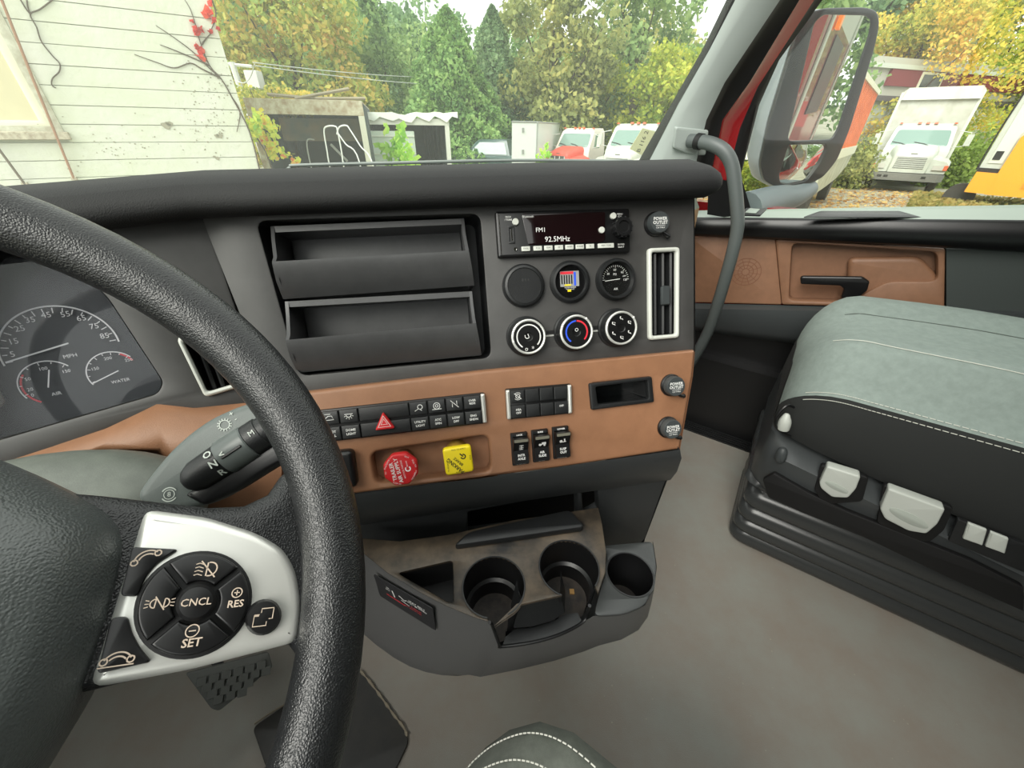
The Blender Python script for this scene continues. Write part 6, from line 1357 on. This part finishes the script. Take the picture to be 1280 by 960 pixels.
truck('box_truck', 'old white box truck facing the cab, seen through passenger window', (p_.x, p_.y, GZ), -th + .03, WPAINT, WPAINT, (1.22, 2.75, 8.2, .95, 3.6, BOXW), 1.15)
p_ = far(716, 161, 22); truck('fire_truck', 'red bonneted truck with white cab beside the white trailer', (p_.x - .7, p_.y - .6, GZ), -math.atan2(p_.x, p_.y) - .6, mat('cream_paint', (220, 214, 202), .5), mat('faded_red', (206, 84, 68), .5), None, 1.0, lights=1, bars=4)
p_ = far(776, 161, 18.5); truck('bonneted_truck', 'white bonneted truck behind the windscreen note', (p_.x, p_.y, GZ), -math.atan2(p_.x, p_.y) - .4, WPAINT, WPAINT, None, 1.08)
# exhaust stack is part of the white truck's neighbour: a small curved pipe
# white enclosed trailer
a = far(640, 152, 19.5); b = far(672, 152, 20.2); c_ = far(712, 160, 27); H_ = a.z - GZ
t = thing('cargo_trailer', 'white enclosed cargo trailer left of the red truck', 'trailer', Vector((b.x, b.y, GZ)))
q_ = [Vector((v_.x, v_.y, GZ + .3)) for v_ in (a, b, c_)] + [Vector((a.x + c_.x - b.x, a.y + c_.y - b.y, GZ + .3))]
TW = mat('trailer_white', (226, 234, 228), .35); obj('body', MB().loft([[v_ + ZZ * 0 for v_ in q_], [Vector((v_.x, v_.y, a.z)) for v_ in q_]]), TW, t)
obj('corner_trim', MB().tube([Vector((b.x, b.y, GZ + .3)), Vector((b.x, b.y, a.z))], .04, 6), mat('trim_grey', (150, 156, 150), .4), t)
obj('roof_trim', MB().tube([Vector((q_[i % 4].x, q_[i % 4].y, a.z)) for i in (0, 1, 2)], .035, 6), MC['trim_grey'], t)
for k_ in range(2):
    cF = Fr((b.x + (c_.x - b.x) * (.45 + .15 * k_), b.y + (c_.y - b.y) * (.45 + .15 * k_), GZ + .32), (c_ - b), ZZ); obj('wheel', MB().lathe(cF, [(.2, -.1), (.32, -.1), (.32, .1), (.2, .1)], 18), TYR, t)
obj('jack', MB().tube([Vector((a.x - .1, a.y, GZ)), Vector((a.x - .1, a.y, GZ + .6))], .04, 6), BMP, t)
dfr = Fr((a.x, a.y, GZ), (b - a), ZZ); dfr = dfr if dfr.N.y < 0 else dfr; W2 = (b - a).length
for (u_, v_) in ((W2 * .45, H_ - .3), (W2 * .45, H_ - 1.1)): obj('latch', MB().box(dfr, u_ - .05, u_ + .05, v_ - .08, v_ + .08, -.04, .04), MC['trim_grey'], t)
# dark pickup
p_ = far(612, 161, 22); g_ = thing('pickup_car', 'dark green pickup parked beneath the cone trees', 'car', Vector((p_.x, p_.y, GZ)))
E = Fr((p_.x, p_.y, GZ), Vector((.95, -.3, 0)), Vector((.3, .95, 0))); CG = mat('dark_green_paint', (64, 88, 84), .3, coat=.4)
def rows(nm, R_, m): return obj(nm, MB().loft([[E.P(x, y, z) for x, y, z in r] for r in R_]), m, g_, ang=45)
rows('body', [[(x, y, .45) for x, y in ((-2.4, -.85), (2.5, -.85), (2.5, .85), (-2.4, .85))], [(x, y, 1.15) for x, y in ((-2.45, -.9), (2.55, -.9), (2.55, .9), (-2.45, .9))], [(x, y, 1.25) for x, y in ((-2.3, -.8), (2.5, -.8), (2.5, .8), (-2.3, .8))]], CG)
rows('cabin', [[(x, y, 1.2) for x, y in ((-1.0, -.82), (1.3, -.82), (1.3, .82), (-1.0, .82))], [(x, y, 1.82) for x, y in ((-.35, -.68), (1.1, -.68), (1.1, .68), (-.35, .68))], [(x, y, 1.88) for x, y in ((-.2, -.6), (1.0, -.6), (1.0, .6), (-.2, .6))]], CG)
rows('side_glass', [[(x, y, 1.28) for x, y in ((-.75, -.84), (1.15, -.84), (1.15, -.79), (-.75, -.79))], [(x, y, 1.76) for x, y in ((-.25, -.72), (1.0, -.72), (1.0, -.67), (-.25, -.67))]], TGL)
rows('windscreen', [[(x, y, 1.27) for x, y in ((-1.0, -.7), (-.96, -.7), (-.96, .7), (-1.0, .7))], [(x, y, 1.78) for x, y in ((-.44, -.6), (-.40, -.6), (-.40, .6), (-.44, .6))]], TGL)
for x in (-1.6, 1.6):
    for y in (-.82, .82): obj('wheel', MB().lathe(Fr(E.P(x, y, .38), E.U, ZZ), [(.2, -.11), (.38, -.11), (.38, .11), (.2, .11)], 18), TYR, g_)
for y in (-.6, .6): obj('headlamp', MB().box(E, -2.48, -2.40, y - .14, y + .14, .85, 1.02), LMP, g_)
# orange box truck behind the mirror
a = far(1078, 96, 12.6); b = far(1108, 118, 17.0); zt = 1.15 + 1.05; zb = .15
t = thing('orange_box_trailer', 'orange sided box trailer partly hidden behind the mirror', 'trailer', Vector((a.x, a.y, GZ)))
OR = mat('orange_side', (216, 122, 66), .55, rgb2=(196, 104, 56), vscale=3); WB = mat('cream_frame', (220, 222, 200), .6)
A_ = far(1047, 161, 12.2); B_ = far(1079, 161, 18.5); fO = Fr((A_.x, A_.y, GZ), Vector((B_.x - A_.x, B_.y - A_.y, 0)), ZZ); Lo = math.hypot(B_.x - A_.x, B_.y - A_.y); hO = 3.6
bk_ = -1 if fO.N.dot(CAM - fO.o) > 0 else 1
obj('side_panel', MB().box(fO, .12, Lo, 1.86, hO, min(0, bk_ * 2.4), max(0, bk_ * 2.4)), OR, t, label='weathered orange side')
for k_ in range(14): obj('side_rib', MB().box(fO, .3 + (Lo - .3) * k_ / 14, .36 + (Lo - .3) * k_ / 14, 1.88, hO - .1, min(0, -bk_ * .03), max(0, -bk_ * .03)), OR, t)
obj('corner_post', MB().box(fO, -.05, .12, 1.6, hO + .04, min(-bk_ * .04, bk_ * 2.42), max(-bk_ * .04, bk_ * 2.42)), WB, t)
obj('top_rail', MB().box(fO, .12, Lo + .05, hO - .08, hO + .05, min(-bk_ * .04, bk_ * 2.42), max(-bk_ * .04, bk_ * 2.42)), WB, t)
obj('lower_rail', MB().box(fO, 0, Lo + .05, 1.6, 1.88, min(-bk_ * .05, bk_ * 2.42), max(-bk_ * .05, bk_ * 2.42)), WB, t)
obj('side_skirt', MB().loft([[fO.P(u_, v_, n_) for u_, v_ in ((.0, 1.6), (Lo * .95, 1.6), (Lo * .9, 1.2), (Lo * .62, .9), (Lo * .3, .82), (.0, .8))] for n_ in (-bk_ * .03, bk_ * .03)]), mat('skirt_grey', (186, 190, 170), .6, rgb2=(160, 162, 140), vscale=2), t)
for u_ in (Lo * .2, Lo * .8): obj('wheel', MB().lathe(Fr(fO.P(u_, .45, bk_ * .3), fO.U, ZZ), [(.25, -.15), (.45, -.15), (.45, .15), (.25, .15)], 20), TYR, t)
# grey shop building with maroon band
a = far(1040, 161, 27); b = far(1290, 161, 33); fB = Fr((a.x, a.y, GZ), Vector((b.x - a.x, b.y - a.y, 0)), ZZ); Lb = math.hypot(b.x - a.x, b.y - a.y)
s = 1 if fB.N.dot(CAM - fB.o) > 0 else -1
sh = thing('shop_building', 'low pale grey shop building with maroon fascia band', 'building', fB.P(Lb / 2, 0, 0))
SG = mat('shop_grey', (190, 196, 184), .8); MAR = mat('maroon_band', (118, 48, 52), .7)
def bb(nm, u0, u1, v0, v1, n0, n1, m, par=sh, **kw): return obj(nm, MB().box(fB, u0, u1, v0, v1, min(n0 * s, n1 * s), max(n0 * s, n1 * s)), m, par, **kw)
bb('wall', 0, Lb, 0, 3.9, 0, -6, SG)
for k_ in range(10): bb('wall_panel', .15 + k_ * Lb / 10, -.05 + (k_ + 1) * Lb / 10, .1, 3.7, 0, .06, SG)
bb('parapet', 0, Lb, 3.9, 5.8, .1, -6, mat('parapet_grey', (176, 176, 164), .8)); bb('maroon_fascia', 2.5, Lb, 4.55, 5.35, .1, .25, MAR); bb('roof_edge', 0, Lb, 5.3, 5.5, .1, .3, SG); bb('dark_gutter', 0, Lb, 3.85, 4.1, .1, .3, mat('gutter_dark', (84, 80, 80), .7))
for u_ in (Lb * .26, Lb * .30): wn = bb('window', u_, u_ + 1.1, 4.25, 5.25, .1, .32, WB); bb('pane', u_ + .12, u_ + .98, 4.37, 5.13, .3, .34, mat('shop_pane', (70, 78, 76), .2), wn)
# yellow and white truck at the right edge
p_ = far(1253, 161, 15.2); q_ = p_ + Vector((math.cos(.82), -math.sin(.82), 0)) * 2; fY = Fr((p_.x, p_.y, GZ), Vector((q_.x - p_.x, q_.y - p_.y, 0)), ZZ); s = 1 if fY.N.dot(CAM - fY.o) > 0 else -1
yt = thing('yellow_truck', 'yellow and white work truck cut off by the right edge', 'truck', fY.P(1, 0, 0))
YP = mat('yellow_paint', (232, 160, 40), .4)
def yy(nm, poly, n0, n1, m, par=yt, **kw): return obj(nm, MB().prism(fY, poly, min(n0 * s, n1 * s), max(n0 * s, n1 * s)), m, par, **kw)
yy('step_box', [(-.02, .62), (.52, .60), (.52, 1.22), (.0, 1.24)], .2, -1.2, YP, label='yellow side step box')
yy('yellow_body', [(.5, .58), (3.6, .55), (3.6, 3.2), (1.0, 2.9), (.52, 2.25)], .12, -1.3, YP, label='yellow body panel')
yy('white_cab', [(.0, 1.32), (1.0, 1.32), (1.05, 2.3), (3.6, 3.3), (3.6, 4.6), (.5, 4.5), (.3, 4.3), (.0, 3.6)], .0, -2.2, WPAINT)
yy('cab_window', [(.14, 1.5), (.46, 1.5), (.48, 2.3), (.9, 3.0), (.9, 3.4), (.14, 3.4)], .03, 0, mat('pale_window', (206, 214, 200), .3))
yy('window_sticker', [(.18, 1.6), (.36, 1.6), (.36, 1.85), (.18, 1.85)], .05, .02, CHS)
yy('chassis_rail', [(-.02, 1.22), (1.0, 1.22), (1.0, 1.33), (-.02, 1.36)], .1, -1.1, CHS); yy('vent_slot', [(1.2, .82), (3.0, .84), (3.0, 1.05), (1.2, 1.02)], .14, .1, mat('yellow_dark', (206, 140, 30), .5))
yy('badge', [(1.5, 1.62), (1.95, 1.64), (1.95, 1.80), (1.55, 1.78)], .135, .1, CHS)
for u_ in (-.1, 2.6): obj('wheel', MB().lathe(Fr(fY.P(u_, .42, -.5 * s), fY.U, ZZ), [(.2, -.2), (.42, -.2), (.42, .2), (.2, .2)], 20), TYR, yt)
obj('stowed_hose', MB().tube([fY.P(-.04, 1.3, .1 * s), fY.P(-.04, 2.4, .1 * s), fY.P(.02, 3.6, .1 * s)], .025, 6), CHS, yt)
# things only the mirrors look at: a red tractor and pale trailer parked behind
pm = cb(3.9, -8, 0); truck('tractor', 'small red tractor seen only in the convex mirror', (pm.x, pm.y, GZ), math.atan2(CF.y, CF.x) - PI / 2 + PI + .1, mat('tractor_red', (196, 36, 40), .35, coat=.4), MC['tractor_red'], (1.15, 2.4, 6, .9, 3.4, MC['white_paint']), 1.15)
pm = cb(8.6, -9, 0); tF = Fr((pm.x, pm.y, GZ), -CF, ZZ); t = thing('white_trailer', 'long white trailer seen only in the mirrors', 'trailer', pm - ZZ * 1.15 + ZZ * 0)
obj('body', MB().box(tF, 0, 12, 1.1, 3.9, -1.2, 1.2), TW, t)
for u_ in (9.5, 10.7): obj('wheel', MB().lathe(Fr(tF.P(u_, .5, 1.0), tF.U, ZZ), [(.25, -.2), (.5, -.2), (.5, .2), (.25, .2)], 18), TYR, t)
obj('landing_leg', MB().box(tF, 2.0, 2.15, 0, 1.1, -.9, .9), BMP, t)
for i, (r_, f_) in enumerate(((4.5, -34), (12, -30), (20, -24), (-3, -36))):
    pm = cb(r_, f_, 0); tree('leafy_tree', ('green tree mirrored above the sleeper roof', 'autumn tree mirrored beside the white trailer', 'olive tree mirrored at the yard edge', 'green tree far behind the own truck')[i], (pm.x, pm.y), 10 + i, 5.0, (GREEN, AUT, OLIV, GREEN)[i], 14000, .25, seed=60 + i)
